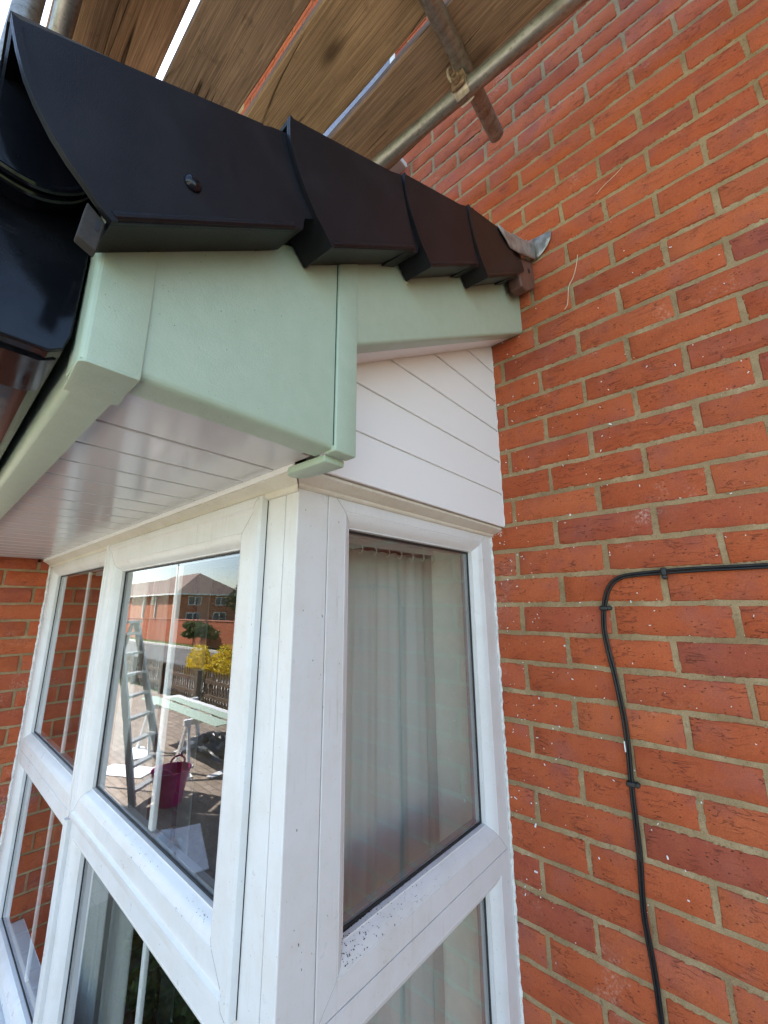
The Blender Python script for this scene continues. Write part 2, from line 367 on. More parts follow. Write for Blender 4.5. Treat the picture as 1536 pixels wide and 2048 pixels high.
# ------------------------------------------------------------------ the house
house = thing('brick_house', 'red brick house wall with a black cable clipped to it', 'house', (0, 3, GZ))
JT = .0110
BL, BH = .225-JT, .075-JT
def brick_mesh(i, L=BL, H=BH, D=.1):
    rd = random.Random(100+i); n = 6; j = .0017
    top = [(-L/2+L*k/(n-1), H/2) for k in range(n)]; bot = [(L/2-L*k/(n-1), -H/2) for k in range(n)]
    ring = [(x+rd.uniform(-j, j), z+rd.uniform(-j, j)) for x, z in top+bot]
    ins = [(x-math.copysign(.0026, x) if abs(abs(x)-L/2) < .004 else x, z-math.copysign(.0026, z)) for x, z in ring]
    b = MB(); fr = [(x, .0022+rd.uniform(0, .001), z) for x, z in ring]; fi = [(x, rd.uniform(-.0006, .0004), z) for x, z in ins]; bk = [(x, D, z) for x, z in ring]
    m = len(ring); b.add(bk+fr+fi, [(k, (k+1) % m, m+(k+1) % m, m+k) for k in range(m)]+[(m+k, m+(k+1) % m, 2*m+(k+1) % m, 2*m+k) for k in range(m)]+[tuple(2*m+k for k in range(m))])
    me = b.mesh('brick', smooth=50); me.materials.append(M_brick); return me
BM = [brick_mesh(i) for i in range(14)]
BH_HALF = [brick_mesh(40+i, L=.1125-JT) for i in range(4)]
OPEN = [(-1.83, -.285, -2.1, .07), (-1.75, -.42, 1.75, 2.95)]
xs_ = [-9, -2.03, -1.83, -1.75, -.42, -.285, 2.6]; zs_ = [GZ, -2.1, .07, 1.75, 2.95, 4.3]
wm = MB()
for i in range(len(xs_)-1):
    for k in range(len(zs_)-1):
        cx, cz = (xs_[i]+xs_[i+1])/2, (zs_[k]+zs_[k+1])/2
        if any(a < cx < b and c < cz < d for a, b, c, d in OPEN): continue
        wm.box(xs_[i], xs_[i+1], .0045, .30, zs_[k], zs_[k+1])
wall = wm.build('wall', M_mortar, house, smooth=0)
wall['label'] = 'sandy mortar joints between the red bricks'
rest = MB(); nb = 0
def brick_into(mb, x, y, z, L=BL, H=BH, rd=random):
    j = .001; a, b2, c, d = x-L/2+rd.uniform(-j, j), x+L/2+rd.uniform(-j, j), z-H/2+rd.uniform(-j, j), z+H/2+rd.uniform(-j, j)
    mb.add([(a,y,c),(b2,y,c),(b2,y,d),(a,y,d),(a,y+.02,c),(b2,y+.02,c),(b2,y+.02,d),(a,y+.02,d)], [(0,1,2,3),(0,4,5,1),(1,5,6,2),(2,6,7,3),(3,7,4,0)])
for j in range(-57, 31):
    z = -.075*(j+.5)
    off = .5 if j % 2 == 0 else 0.0
    for q in range(-10, 12):
        uu = q+off; x = uu*.225
        if z-.04 < GZ or z > 4.27 or x > 2.48: continue
        x0, x1 = x-BL/2, x+BL/2
        hit = False
        for a, b, c, d in OPEN:
            if c < z < d and x1 > a and x0 < b:
                if x0 < b < x1 and b-x0 < .16 and x1-b > .03: x0 = b+.002
                elif x0 < a < x1 and a-x0 > .03: x1 = a-.002
                else: hit = True
        if hit or x0 < -2.03 and x1 < -2.0: continue
        vis = -.62 < x < .98 and -1.32 < z < 2.02 and not (z < .60 and x < -.19) and not (z < .9+.1 and x < -.3) and not (z < -.2 and x > .62) and not (z > 1.3 and x < -.6)
        if abs((x1-x0)-BL) < .001 and vis and nb < 300:
            o = link('brick', random.choice(BM), None, wall); nb += 1
            o.location = (x, random.uniform(-.0012, .0012), z); o.rotation_euler = (0, random.uniform(-.006, .006)+(math.pi if random.random() < .5 else 0), 0)
        else:
            brick_into(rest, (x0+x1)/2, 0, z, x1-x0)
stuff(rest.build('brick_field', M_brick, wall, smooth=0, fix=False))

# ragged pointing over the part of the wall that is near
import numpy as np
cel = .0037; X0, X1, Z0, Z1 = -.50, .98, -1.32, 2.02
nx, nz = int((X1-X0)/cel), int((Z1-Z0)/cel)
GX, GZZ = np.meshgrid(X0+np.arange(nx+1)*cel, Z0+np.arange(nz+1)*cel, indexing='ij')
jj = np.floor(-GZZ/.075).astype(int); dz = np.abs((-GZZ/.075)-np.round(-GZZ/.075))*.075
uo_ = np.where(jj % 2 == 0, 0., .5); dx = np.abs((GX/.225-uo_)-np.round(GX/.225-uo_))*.225
dd = np.minimum(dz, dx); keep = (dd < .0115) & ~((GX < -.10) & (GZZ < .60)) & ~((GX < -.3) & (GZZ < .95))
Y = np.full(GX.shape, .006)
for a, b in zip(*np.nonzero(keep)):
    x, z = GX[a, b], GZZ[a, b]
    n1 = noise.noise(Vector((x*70, 3.1, z*70)))+.6*noise.noise(Vector((x*190, 7.7, z*190))); n2 = noise.noise(Vector((x*38, 9.2, z*38)))+.5*noise.noise(Vector((x*260, 1.3, z*260)))
    t = dd[a, b]/(JT/2+.0001+.0034*n1)
    Y[a, b] = .0002+.0024*max(0, 1-t*t)+.0013*n2 if t < 1 else .0034+.0012*n2
idx = -np.ones(GX.shape, int); idx[keep] = np.arange(keep.sum())
vv = np.stack([GX[keep], Y[keep], GZZ[keep]], 1)
qk = keep[:-1, :-1] & keep[1:, :-1] & keep[1:, 1:] & keep[:-1, 1:]
ff = np.stack([idx[:-1, :-1][qk], idx[1:, :-1][qk], idx[1:, 1:][qk], idx[:-1, 1:][qk]], 1)
me = bpy.data.meshes.new('pointing'); me.from_pydata(vv.tolist(), [], ff.tolist()); me.polygons.foreach_set('use_smooth', [True]*len(me.polygons)); me.update()
pt = link('pointing', me, M_mortar, wall); stuff(pt)

# the projecting block at the far end of the bay
XL = -2.03
swl = MB().box(XL-.2, XL-.0045, -.97+.0045, 0, GZ, .062).build('side_wall', M_mortar, house, smooth=0)
srest = MB()
for j in range(-2, 31):
    z = -.075*(j+.5)+.02
    if z > .06 or z-.04 < GZ: continue
    off = 0 if j % 2 else .1125
    for q in range(5):
        y = -.97+.1075+off+q*.225
        if y+BL/2 > 0.02: continue
        if z > -1.0:
            o = link('brick', random.choice(BM), None, swl); o.location = (XL+random.uniform(-.001, .001), y, z); o.rotation_euler = (0, 0, math.pi/2)
        else:
            a, b2 = y-BL/2, y+BL/2; srest.box(XL-.03, XL, a, b2, z-BH/2, z+BH/2)
    if off:
        if z > -1.0:
            o = link('brick', BH_HALF[j % 4], None, swl); o.location = (XL, -.97+.051, z); o.rotation_euler = (0, 0, math.pi/2)
        else: srest.box(XL-.03, XL, -.97, -.97+.1025, z-BH/2, z+BH/2)
stuff(srest.build('brick_field', M_brick, swl, smooth=0))
MB().box(XL-3.5, XL-.2, -.97, -.002, GZ, .062).build('porch_wall', M_farbrick, house, smooth=0)
# house roof, gables, rear
MB().prism([(0,4.30),(-.42,4.22),(-.42,4.30),(3.5,6.6),(7.4,4.30),(7.4,4.22),(7,4.30)], 'x', -9.3, 2.9).build('roof', plain('slate_roof', (.10,.085,.075), .8, var=.2), house, smooth=0)
MB().box(-9.3, 2.9, -.44, -.421, 4.15, 4.33).build('eaves_board', M_frame, house, smooth=0)
gm = MB().box(-9, -8.7, .3, 7, GZ, 4.29).box(2.3, 2.6, .3, 7, GZ, 4.29).box(-8.7, 2.3, 6.7, 7, GZ, 4.29); gm.build('outer_wall', M_farbrick, house, smooth=0)
# room behind the bay
rm = MB().box(-3.6, -3.5, .3, 3.3, -2.1, .3).box(1.4, 1.5, .3, 3.3, -2.1, .3).box(-3.5, 1.4, 3.2, 3.3, -2.1, .3)
rm.build('room_wall', M_room, house, smooth=0)
MB().box(-3.6, 1.5, .3, 3.3, .3, .36).build('room_ceiling', M_room, house, smooth=0)
MB().box(-3.6, 1.5, -.6, 3.3, -2.16, -2.1).build('room_floor', plain('carpet', (.16,.13,.10), .95), house, smooth=0)
MB().box(-1.97, -.14, -.62, .25, .070, .0735).build('bay_ceiling', M_room, house, smooth=0)
MB().box(-.285, -.1, -.006, .003, -2.1, .069).box(-1.97, -1.83, -.006, .003, -2.1, .069).box(-.292, -.2855, -.006, .30, -2.1, .069).build('reveal_plaster', M_plaster, house, smooth=0)
# first floor window
uw = MB()
cvu = lambda a, b, d: (a, .05-d, b)
uw.frame(cvu, -1.75, -.42, 1.75, 2.95, [(0,-.03),(0,.02),(.004,.024),(.05,.024),(.056,.02),(.07,.004),(.07,-.03)])
uw.box(-1.115, -1.055, .026, .08, 1.80, 2.90)
uo = uw.build('upper_window', M_frame, house, bevel=0)
MB().box(-1.70, -.47, .04, .06, 1.80, 2.90).build('pane', M_glass, uo, smooth=0)
MB().box(-1.82, -.36, -.07, .05, 1.715, 1.745).build('sill', M_frame, uo, bevel=.006)
MB().box(-1.74, -.43, .28, .32, 1.76, 2.94).build('blind', plain('blind', (.75,.75,.74), .8), uo, smooth=0)

# ------------------------------------------------------------------ bay window
bay = thing('bay_window', 'white uPVC box bay window with a side pane and a casement', 'bay window', (-1.05, -.4, GZ))
SX, FY = -.0765, -.702
cf = lambda a, b, d: (a, FY-d, b)        # front face: u = X, v = Z, depth outwards
cs = lambda a, b, d: (SX+d, a, b)        # side face: u = Y, v = Z
# corner post: front flat, side flat
MB().prism([(SX,FY),(SX,-.634),(SX-.05,-.634),(SX-.05,FY+.05),(-.112,FY+.05),(-.112,FY)], 'z', -1.42, .066).build('corner_post', M_frame, bay, bevel=.0018)
FIX = [(0,-.06),(0,-.001),(.001,0),(.040,0),(.0415,-.0012),(.043,-.0005),(.050,-.003),(.058,-.009),(.064,-.016),(.0665,-.0185),(.069,-.0185),(.070,-.030)]
cells_f = {'ur': (-1.110, -.1135, -.745, .065), 'ul': (XL+.012, -1.1115, -.745, .065), 'lr': (-1.110, -.1135, -1.42, -.7465), 'll': (XL+.012, -1.1115, -1.42, -.7465)}
def fixed(conv, c, nm, ins=.070, prof=FIX, barpos=None, gd=-.030):
    u0, u1, v0, v1 = c
    fr = MB().frame(conv, u0, u1, v0, v1, prof).build(nm, M_frame, bay, smooth=25, fix=True)
    pn = MB().frame(conv, u0+ins-.001, u1-ins+.001, v0+ins-.001, v1-ins+.001, [(0, gd-.002), (0, gd+.0012), (.006, gd+.0014), (.006, gd-.002)]).build('gasket', M_gasket, fr, smooth=0)
    a = conv(u0+ins-.004, v0+ins-.004, gd); b = conv(u1-ins+.004, v1-ins+.004, gd-.024)
    MB().box(min(a[0],b[0]), max(a[0],b[0]), min(a[1],b[1]), max(a[1],b[1]), a[2], b[2]).build('glass_pane', M_glass if conv is cf else M_glass2, fr, smooth=0)
    MB().frame(conv, u0+ins-.004, u1-ins+.004, v0+ins-.004, v1-ins+.004, [(0, gd-.006), (.011, gd-.006), (.011, gd-.020), (0, gd-.020)]).build('spacer_bar', M_spacer, fr, smooth=0)
    if barpos:
        a = conv(barpos-.009, v0+ins, gd-.007); b = conv(barpos+.009, v1-ins, gd-.017)
        MB().box(min(a[0],b[0]), max(a[0],b[0]), min(a[1],b[1]), max(a[1],b[1]), a[2], b[2]).build('glazing_bar', M_frame, fr, bevel=.003)
    return fr
M_spacer = plain('grey_spacer', (.30,.30,.30), .4, .4)
fixed(cf, cells_f['ul'], 'frame', barpos=-1.50)
fixed(cf, cells_f['ll'], 'frame', barpos=-1.50)
fixed(cf, cells_f['lr'], 'frame', barpos=-.60)
cells_s = {'u': (-.6325, -.020, -.745, .065), 'l': (-.6325, -.020, -1.42, -.7465)}
sframe = fixed(cs, cells_s['u'], 'frame'); fixed(cs, cells_s['l'], 'frame')
# frame of the opening light, and the casement that stands proud of it
fr = MB().frame(cf, *cells_f['ur'], [(0,-.06),(0,-.001),(.001,0),(.075,0),(.075,-.06)]).build('frame', M_frame, bay, smooth=25)
SA = (-1.070, -.168, -.734, .048)
SP = [(0,.0015),(0,.013),(.004,.0175),(.012,.0195),(.020,.0185),(.0235,.0145),(.0255,.0135),(.062,.0135),(.0632,.0122),(.0645,.0130),(.072,.0105),(.080,.003),(.085,-.004),(.0875,-.0065),(.090,-.0065),(.0905,-.018)]
sash = MB().frame(cf, *SA, SP).build('casement_sash', M_frame, bay, smooth=25)
MB().frame(cf, SA[0]-.0012, SA[1]+.0012, SA[2]-.0012, SA[3]+.0012, [(0, .0006), (.006, .0022), (.012, .0022)]).build('gasket', M_gasket, sash, smooth=0)
MB().box(SA[0]+.086, SA[1]-.086, FY+.016, FY+.040, SA[2]+.086, SA[3]-.086).build('glass_pane', M_glass, sash, smooth=0)
MB().frame(cf, SA[0]+.0885, SA[1]-.0885, SA[2]+.0885, SA[3]-.0885, [(0, -.019), (.001, -.0145), (.006, -.0142), (.0065, -.019)]).build('gasket', M_gasket, sash, smooth=0)
MB().frame(cf, SA[0]+.086, SA[1]-.086, SA[2]+.086, SA[3]-.086, [(0, -.022), (.012, -.022), (.012, -.036), (0, -.036)]).build('spacer_bar', M_spacer, sash, smooth=0)
MB().box(-.612, -.592, FY+.022, FY+.034, SA[2]+.09, SA[3]-.09).build('glazing_bar', M_frame, sash, bevel=.003)
M_weld = plain('weld_seam', (.42,.41,.39), .6)
def welds(conv, c, prof, par):
    u0, u1, v0, v1 = c
    for su, sv in ((0,0),(1,0),(1,1),(0,1)):
        pts = [conv((u1-wd) if su else (u0+wd), (v1-wd) if sv else (v0+wd), d+.00005) for wd, d in prof]
        MB().tube(pts, .00055, 5).build('weld_seam', M_weld, par)
welds(cf, SA, SP[2:], sash)
welds(cs, cells_s['u'], FIX[2:], sframe)
# mullion ridge and transom cover
MB().prism([(-1.121,FY),(-1.121,FY-.006),(-1.117,FY-.011),(-1.109,FY-.0125),(-1.101,FY-.011),(-1.097,FY-.006),(-1.097,FY)], 'z', -.742, .060).build('mullion', M_frame, bay)
MB().prism([(-1.123,FY),(-1.123,FY-.010),(-1.118,FY-.016),(-1.103,FY-.016),(-1.098,FY-.010),(-1.098,FY)], 'z', -1.40, -.750).build('mullion', M_frame, bay)
# jamb strips and sealant at the two walls
MB().box(SX-.06, SX-.0012, -.0195, -.0005, -1.42, .064).build('jamb_strip', M_frame, bay, bevel=.001)
MB().box(XL+.0005, XL+.0115, FY+.0012, FY+.06, -1.42, .064).build('jamb_strip', M_frame, bay, bevel=.001)
def bead(p0, p1, rad, n, seed, name='sealant_bead'):
    rd = random.Random(seed); p0, p1 = Vector(p0), Vector(p1); pts = []; rr = []
    for k in range(n+1):
        t = k/n; pts.append(p0.lerp(p1, t)+Vector((rd.uniform(-1, 1), rd.uniform(-.3, .3), 0))*rad*.28); rr.append(rad*rd.uniform(.6, 1.25))
    return MB().tube(pts, rr, 7).build(name, M_seal, bay)
bead((SX+.001, -.002, -1.4), (SX+.001, -.002, .06), .0042, 160, 1)
bead((XL+.001, FY-.002, -1.4), (XL+.001, FY-.002, .06), .006, 110, 2)
# head trims
hp = [(0,.040),(.004,.040),(.0075,.044),(.008,.050),(.014,.053),(.022,.060),(.030,.064),(.030,.0745),(0,.0745)]
a_ = [[(XL+.002, FY-p, q) for p, q in hp], [(SX+p, FY-p, q) for p, q in hp]]
MB().loft(a_).build('head_trim', M_trimdirty, bay, smooth=30, label='grimy white head trim under the soffit')
hs = [(0,.046),(.004,.046),(.0075,.049),(.0085,.053),(.020,.056),(.030,.061),(.036,.064),(.036,.0695),(0,.0695)]
MB().loft([[(SX+p, FY-p*.83+.0008, q) for p, q in hs], [(SX+p, -.0006, q) for p, q in hs]]).build('head_trim', M_trimdirty, bay, smooth=30)
# sill and brick plinth under the bay
MB().box(XL+.001, SX+.06, FY-.06, FY+.08, -1.455, -1.422).box(SX-.08, SX+.06, FY+.0805, -.001, -1.455, -1.422).build('sill', M_frame, bay, bevel=.005)
MB().box(XL+.001, SX+.012, FY-.01, FY+.09, GZ, -1.456).box(SX-.09, SX+.012, FY+.091, -.001, GZ, -1.456).build('plinth', M_farbrick, bay, smooth=0)
# grime that has collected on the lower beads
gm = MB(); rd = random.Random(5)
for k in range(240):
    t = rd.random()**1.8; y = -.575+t*.44; s = rd.uniform(.0003, .0011)*(1.25-t)
    wv = rd.random(); z = -.700+.029*wv; d = -.0195+.019*(1-wv)
    gm.bar((SX+d+.0006, y, z), (SX+d+.0012, y+rd.uniform(-2.4, 2.4)*s, z+rd.uniform(-1.5, 1.5)*s), s, s*.6)
for k in range(70):
    t = rd.random()**1.6; x = -.27-t*.5; s = rd.uniform(.0004, .0011)
    wv = rd.random(); z = -.672+.022*wv
    gm.bar((x, FY-.0135+.012*wv, z), (x+rd.uniform(-2.4, 2.4)*s, FY-.0145+.012*wv, z+rd.uniform(-1.5, 1.5)*s), s, s*.6)
for k in range(30):
    y = rd.uniform(-.69, -.60); z = rd.uniform(-.9, .05); s = rd.uniform(.0004, .0010)
    gm.bar((SX+.0005, y, z), (SX+.001, y+rd.uniform(-1, 1)*s, z+rd.uniform(-5, 5)*s), s, s*.5)
for k in range(420):
    t = rd.random()**1.5; y = -.583+t*.46; s = rd.uniform(.0004, .0012)*(1.2-t); q = abs(rd.gauss(0, .004))
    gm.bar((SX-.0295+q*.2+.001, y, -.6765-q*.3+.002), (SX-.028, y+rd.uniform(-3, 3)*s, -.6765+rd.uniform(-1, 3)*s), s, s)
stuff(gm.build('grime', M_dirt, bay, smooth=0))

# ------------------------------------------------------------------ curtain and rail inside
def curtain(name, p0, p1, z0, z1, amp, waves, seed, label):
    rd = random.Random(seed); n = waves*10; p0, p1 = Vector(p0), Vector(p1); d = (p1-p0); nn = Vector((-d.y, d.x)).normalized(); b = []
    ph = [rd.uniform(0, 6.28) for _ in range(3)]; rows = 14; vs_ = []; fs = []
    for r_ in range(rows+1):
        tz = r_/rows; z = z1+(z0-z1)*tz; k_ = .35+.65*min(1, tz*5)
        for i in range(n+1):
            t = i/n; o = amp*k_*(math.sin(t*waves*6.283+ph[0]+.9*math.sin(t*9+ph[1]))*.7+.35*math.sin(t*waves*2.3*6.283+ph[2]+tz*.9))
            q = p0+d*t+nn*o; vs_.append((q.x, q.y, z+.002*math.sin(i*1.3)))
    m = n+1
    for r_ in range(rows):
        for i in range(n): fs.append((r_*m+i, r_*m+i+1, (r_+1)*m+i+1, (r_+1)*m+i))
    o = MB().add(vs_, fs).build(name, M_curtain, smooth=80, fix=False)
    sd_ = o.modifiers.new('thick', 'SOLIDIFY'); sd_.thickness = .0015
    return tag(o, label, 'curtain', 'curtains inside the bay')
curtain('curtain', (-.303, -.62), (-.292, .05), -1.9, -.002, .014, 7, 3, 'cream gathered curtain seen through the side pane')
curtain('curtain', (-1.20, -.52), (-1.03, -.54), -1.9, .003, .016, 6, 4, 'pale curtain folds behind the opening casement')
curtain('curtain', (-1.96, -.50), (-1.25, -.52), -1.9, .003, .016, 11, 5, 'pale curtain folds behind the panes beside the far brick wall')
rail = thing('curtain_rail', 'thin white curtain rail above the cream curtain', 'curtain rail', (-.29, -.3, .01))
MB().box(-.300, -.280, -.60, -.008, .008, .026).build('track', M_frame, rail, bevel=.002)
MB().box(-1.95, -.32, -.535, -.521, .004, .024).build('track', M_frame, rail, bevel=.002)
for k in range(8):
    y = -.40+k*.055; z = .002
    MB().tube(catmull([(-.281, y, z+.008), (-.277, y+.003, z), (-.277, y+.004, z-.010), (-.281, y-.001, z-.018), (-.286, y-.003, z-.012)], 4), .0016, 6).build('hook', M_frame, rail)

# ------------------------------------------------------------------ canopy roof over the bay
can = thing('canopy_roof', 'lean-to bay roof with sage green boxed eaves and black verge caps', 'roof', (-1, -.5, .05))
BX, SLP, XE = .0753, .5907, -5.5
zb = lambda y: .6695+SLP*y
fpf = [(-1.05,.275),(-1.05,.070),(-1.0485,.0645),(-1.0455,.0615),(-1.041,.0605),(-1.006,.0605),(-1.006,.0695),(-1.040,.0695),(-1.040,.275)]
MB().prism(fpf, 'x', BX-.012, XE).build('fascia_board', M_green, can, smooth=40)
def sec(y, zt, x=BX, z0=.0605, back=.034):
    return [(x,y,zt),(x,y,z0+.0095),(x-.0015,y,z0+.004),(x-.0045,y,z0+.001),(x-.009,y,z0),(back,y,z0),(back,y,z0+.009),(x-.009,y,z0+.009),(x-.009,y,zt)]
MB().loft([sec(-1.0035, .245), sec(-.7565, .39)]).build('box_end_panel', M_green, can, smooth=40, label='large flat sage green box end panel')
# outer corner trim
def arc(cx, cy, rr, a0, a1, n): return [(cx+rr*math.cos(R(a0+(a1-a0)*i/n)), cy+rr*math.sin(R(a0+(a1-a0)*i/n))) for i in range(n+1)]
op = [(.030,-1.0528)]+arc(.0698,-1.0448,.008,-90,0,5)+[(.0778,-1.0030),(.0754,-1.0030),(.0754,-1.0502),(.030,-1.0502)]
ct = MB().prism(op, 'z', .0585, .225)
ct.prism([(.004,-1.0500)]+arc(.0698,-1.0448,.008,-90,0,5)+[(.0778,-1.0035),(.030,-1.0035),(.018,-1.0015),(.004,-1.0015)], 'z', .0560, .0603)
ct.build('corner_trim', M_green, can, bevel=.0022, seg=3)
# inner cover strip and its tongue
cv = MB().prism([(-.7572,.0575),(-.7572,.44),(-.7152,.44),(-.7152,.0575)], 'x', .0560, .0800)
cv.build('cover_strip', M_green, can, bevel=.0035, seg=3)
MB().prism([(.0560,-.7560),(.0560,-.7165),(.02,-.7175),(-.020,-.7210),(-.038,-.7290),(-.044,-.7400),(-.040,-.7520),(-.030,-.7575),(.0,-.7575)], 'z', .0475, .0598).build('cover_strip', M_green, can, bevel=.0035, seg=3)
MB().box(.0752, .0768, -.7579, -.7573, .066, .42).build('seam', M_seam, can, smooth=0)
# barge board to the wall and its sloping soffit
def bsec(y):
    z = zb(y); x = BX-.001
    return [(x,y,z+.24),(x,y,z+.009),(x-.0015,y,z+.004),(x-.0045,y,z+.001),(x-.009,y,z),(.038,y,z),(.038,y,z+.009),(x-.009,y,z+.009),(x-.009,y,z+.24)]
MB().loft([bsec(-.7150), bsec(-.0008)]).build('barge_board', M_green, can, smooth=40)
MB().loft([[(.0375,y,zb(y)+.002),(-.0285,y,zb(y)+.002),(-.0285,y,zb(y)+.012),(.0375,y,zb(y)+.012)] for y in (-.712,-.001)]).build('barge_soffit', M_clad, can, smooth=0)
for y, z in ((-.583,.459),(-.087,.750)):
    MB().lathe((BX-.0012, y, z), [(.0062,0),(.0062,.0012),(.0048,.0026),(.002,.0031)], 18, 'x').build('nail_cap', M_green, can)
for x, z in ((-.40,.185),(-.95,.185)):
    MB().lathe((x, -1.0498, z), [(.0062,0),(.0062,.0012),(.0048,.0026),(.002,.0031)], 18, 'y').build('nail_cap', M_green, can)
# side cladding
ztop = lambda y: zb(y)+.006
ycut = lambda z: (z-.6755)/SLP
clad = MB().prism([(-.69,.072),(-.002,.072),(-.002,ztop(-.002)-.002),(-.69,ztop(-.69)-.002)], 'x', SX+.001, -.0350).build('cladding', M_clad, can, smooth=0)
for k in range(6):
    z0, z1 = .0705+k*.1015, .0705+(k+1)*.1015-.0062
    ya, yb_ = max(-.696, ycut(z0)), max(-.696, ycut(z1))
    z1e = min(z1, ztop(-.001)); pts = [(ya,z0),(-.0008-.001*(k % 2),z0)]
    if z1 < ztop(-.001): pts += [(-.0008-.001*(k % 2), z1), (yb_, z1)]
    else: pts += [(-.001, ztop(-.001))]
    if yb_ > -.696 and ya <= -.696: pts += [(-.696, ztop(-.696))]
    MB().prism(pts, 'x', -.0348, -.0298).build('cladding_plank', M_clad, clad, bevel=.0015)
MB().tube([(-.031+.0008*math.sin(k*1.9), -.001, .075+k*.0195) for k in range(31)], [.0022*(1+.35*math.sin(k*2.7)) for k in range(31)], 7).build('sealant', M_seal, can)
# soffit
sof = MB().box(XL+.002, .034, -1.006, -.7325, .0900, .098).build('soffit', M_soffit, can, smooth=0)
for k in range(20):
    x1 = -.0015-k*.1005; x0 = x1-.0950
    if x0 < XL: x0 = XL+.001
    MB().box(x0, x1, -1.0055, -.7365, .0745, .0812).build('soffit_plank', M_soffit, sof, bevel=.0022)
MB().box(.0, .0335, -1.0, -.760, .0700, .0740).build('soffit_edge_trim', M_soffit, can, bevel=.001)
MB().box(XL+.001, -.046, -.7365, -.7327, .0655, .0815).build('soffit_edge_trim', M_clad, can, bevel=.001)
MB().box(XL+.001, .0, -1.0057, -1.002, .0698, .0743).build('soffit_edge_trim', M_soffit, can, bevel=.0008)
# verge caps
tv, nv = (.861, .508), (-.508, .861)
def sn(tip, s, n): return (tip[0]+s*tv[0]+n*nv[0], tip[1]+s*tv[1]+n*nv[1])
CUR2 = [(0,0),(-.009,-.016),(-.0168,-.0324),(-.0207,-.0534),(-.0229,-.0772),(-.0224,-.1006),(-.0198,-.1272),(-.0141,-.1442),(-.0092,-.1640)]
CUR1 = [(0,0),(-.0031,-.011),(-.0066,-.0244),(-.0106,-.0458),(-.0115,-.0635),(-.0101,-.0862),(-.0066,-.1044),(-.0017,-.1202),(.0018,-.1339),(.0070,-.1485)]
VX = .1355
def verge_cap(tip, cur, br, tr, neck, mat, clo=5):
    b = MB(); m = lambda L, x: [(x,)+sn(tip, s, n) for s, n in L]
    face = cur+[br, tr]
    b.prism([sn(tip, s, n) for s, n in face], 'x', VX-.004, VX)
    # raised bead along the curved leading edge and the bottom roll
    inner = [(s+.0055, n+(.001 if i else -.004)) for i, (s, n) in enumerate(cur)]
    b.loft([[(VX-.001,)+sn(tip,*p), (VX+.0028,)+sn(tip,*p), (VX+.0028,)+sn(tip,*q), (VX-.001,)+sn(tip,*q)] for p, q in zip(cur, inner)])
    p0, p1 = cur[-1], br
    b.tube([(VX-.0005,)+sn(tip, p0[0]+.004, p0[1]+.0055), (VX-.0005,)+sn(tip, p1[0]-.001, p1[1]+.0045)], .0042, 10)
    # underside flange, leading closure, top flange
    b.loft([[(VX-.001,)+sn(tip, s, n), (.078,)+sn(tip, s+.004, n+.008), (.078,)+sn(tip, s+.004, n+.012), (VX-.001,)+sn(tip, s, n+.004)] for s, n in (p0, br)])
    cl = cur[clo:]
    if len(cl) > 1: b.loft([[(VX-.003,)+sn(tip,*p), (.078,)+sn(tip, p[0]+.002, p[1]+.004), (.078,)+sn(tip, p[0]+.006, p[1]+.004), (VX-.003,)+sn(tip, p[0]+.004, p[1])] for p in cl])
    b.loft([[(VX-.002,)+sn(tip, s, n), (.03,)+sn(tip, s, n), (.03,)+sn(tip, s, n-.004), (VX-.002,)+sn(tip, s, n-.004)] for s, n in ((.0, -.0005), (tr[0], tr[1]-.0005))])
    # neck that runs under the next cap
    b.prism([sn(tip, s, n) for s, n in neck], 'x', VX-.0085, VX-.0045)
    nb_ = neck[0], neck[1]
    b.loft([[(VX-.006,)+sn(tip, s, n), (.078,)+sn(tip, s, n+.004), (.078,)+sn(tip, s, n+.007), (VX-.006,)+sn(tip, s, n+.004)] for s, n in nb_])
    return b.build('verge_cap', mat, can, bevel=0, smooth=32)
NECK = [(.20,-.1415),(.240,-.1395),(.262,-.118),(.318,-.112),(.318,.004),(.20,-.006)]
t1 = (-1.138, .279)
c1 = verge_cap(t1, CUR1, (.2318,-.1192), (.2426,.004), [(.21,-.119),(.252,-.112),(.262,-.098),(.33,-.088),(.33,.012),(.262,.010),(.21,.0)], M_verge, 9)
verge_cap((-.897,.457), CUR2, (.2230,-.1395), (.259,-.009), NECK, M_verge)
verge_cap((-.662,.596), CUR2, (.2230,-.1395), (.259,-.009), NECK, M_verge)
NECK4 = [(.20,-.1415),(.240,-.1395),(.262,-.130),(.318,-.118),(.318,-.045),(.250,-.036),(.20,-.026)]
verge_cap((-.427,.735), CUR2, (.2230,-.1395), (.259,-.032), NECK4, M_verge2)
MB().lathe((VX-.0005, -.999, .250), [(.0084,0),(.0084,.0015),(.0077,.0035),(.0056,.0054),(.003,.0064),(.0007,.0066)], 24, 'x').build('dome_screw_cap', M_gut, c1)
cp = MB().prism([(-1.0730,.1665),(-1.0592,.1568),(-1.0617,.1265),(-1.0757,.1325)], 'x', .119, .1300).build('end_closure', M_closure, c1, bevel=.001, label='grey board end under the lowest verge cap')
MB().prism([(-1.0648,.1560),(-1.0618,.1540),(-1.0630,.1440),(-1.0660,.1458)], 'x', .128, .1304).build('slot', M_black, c1, smooth=0)
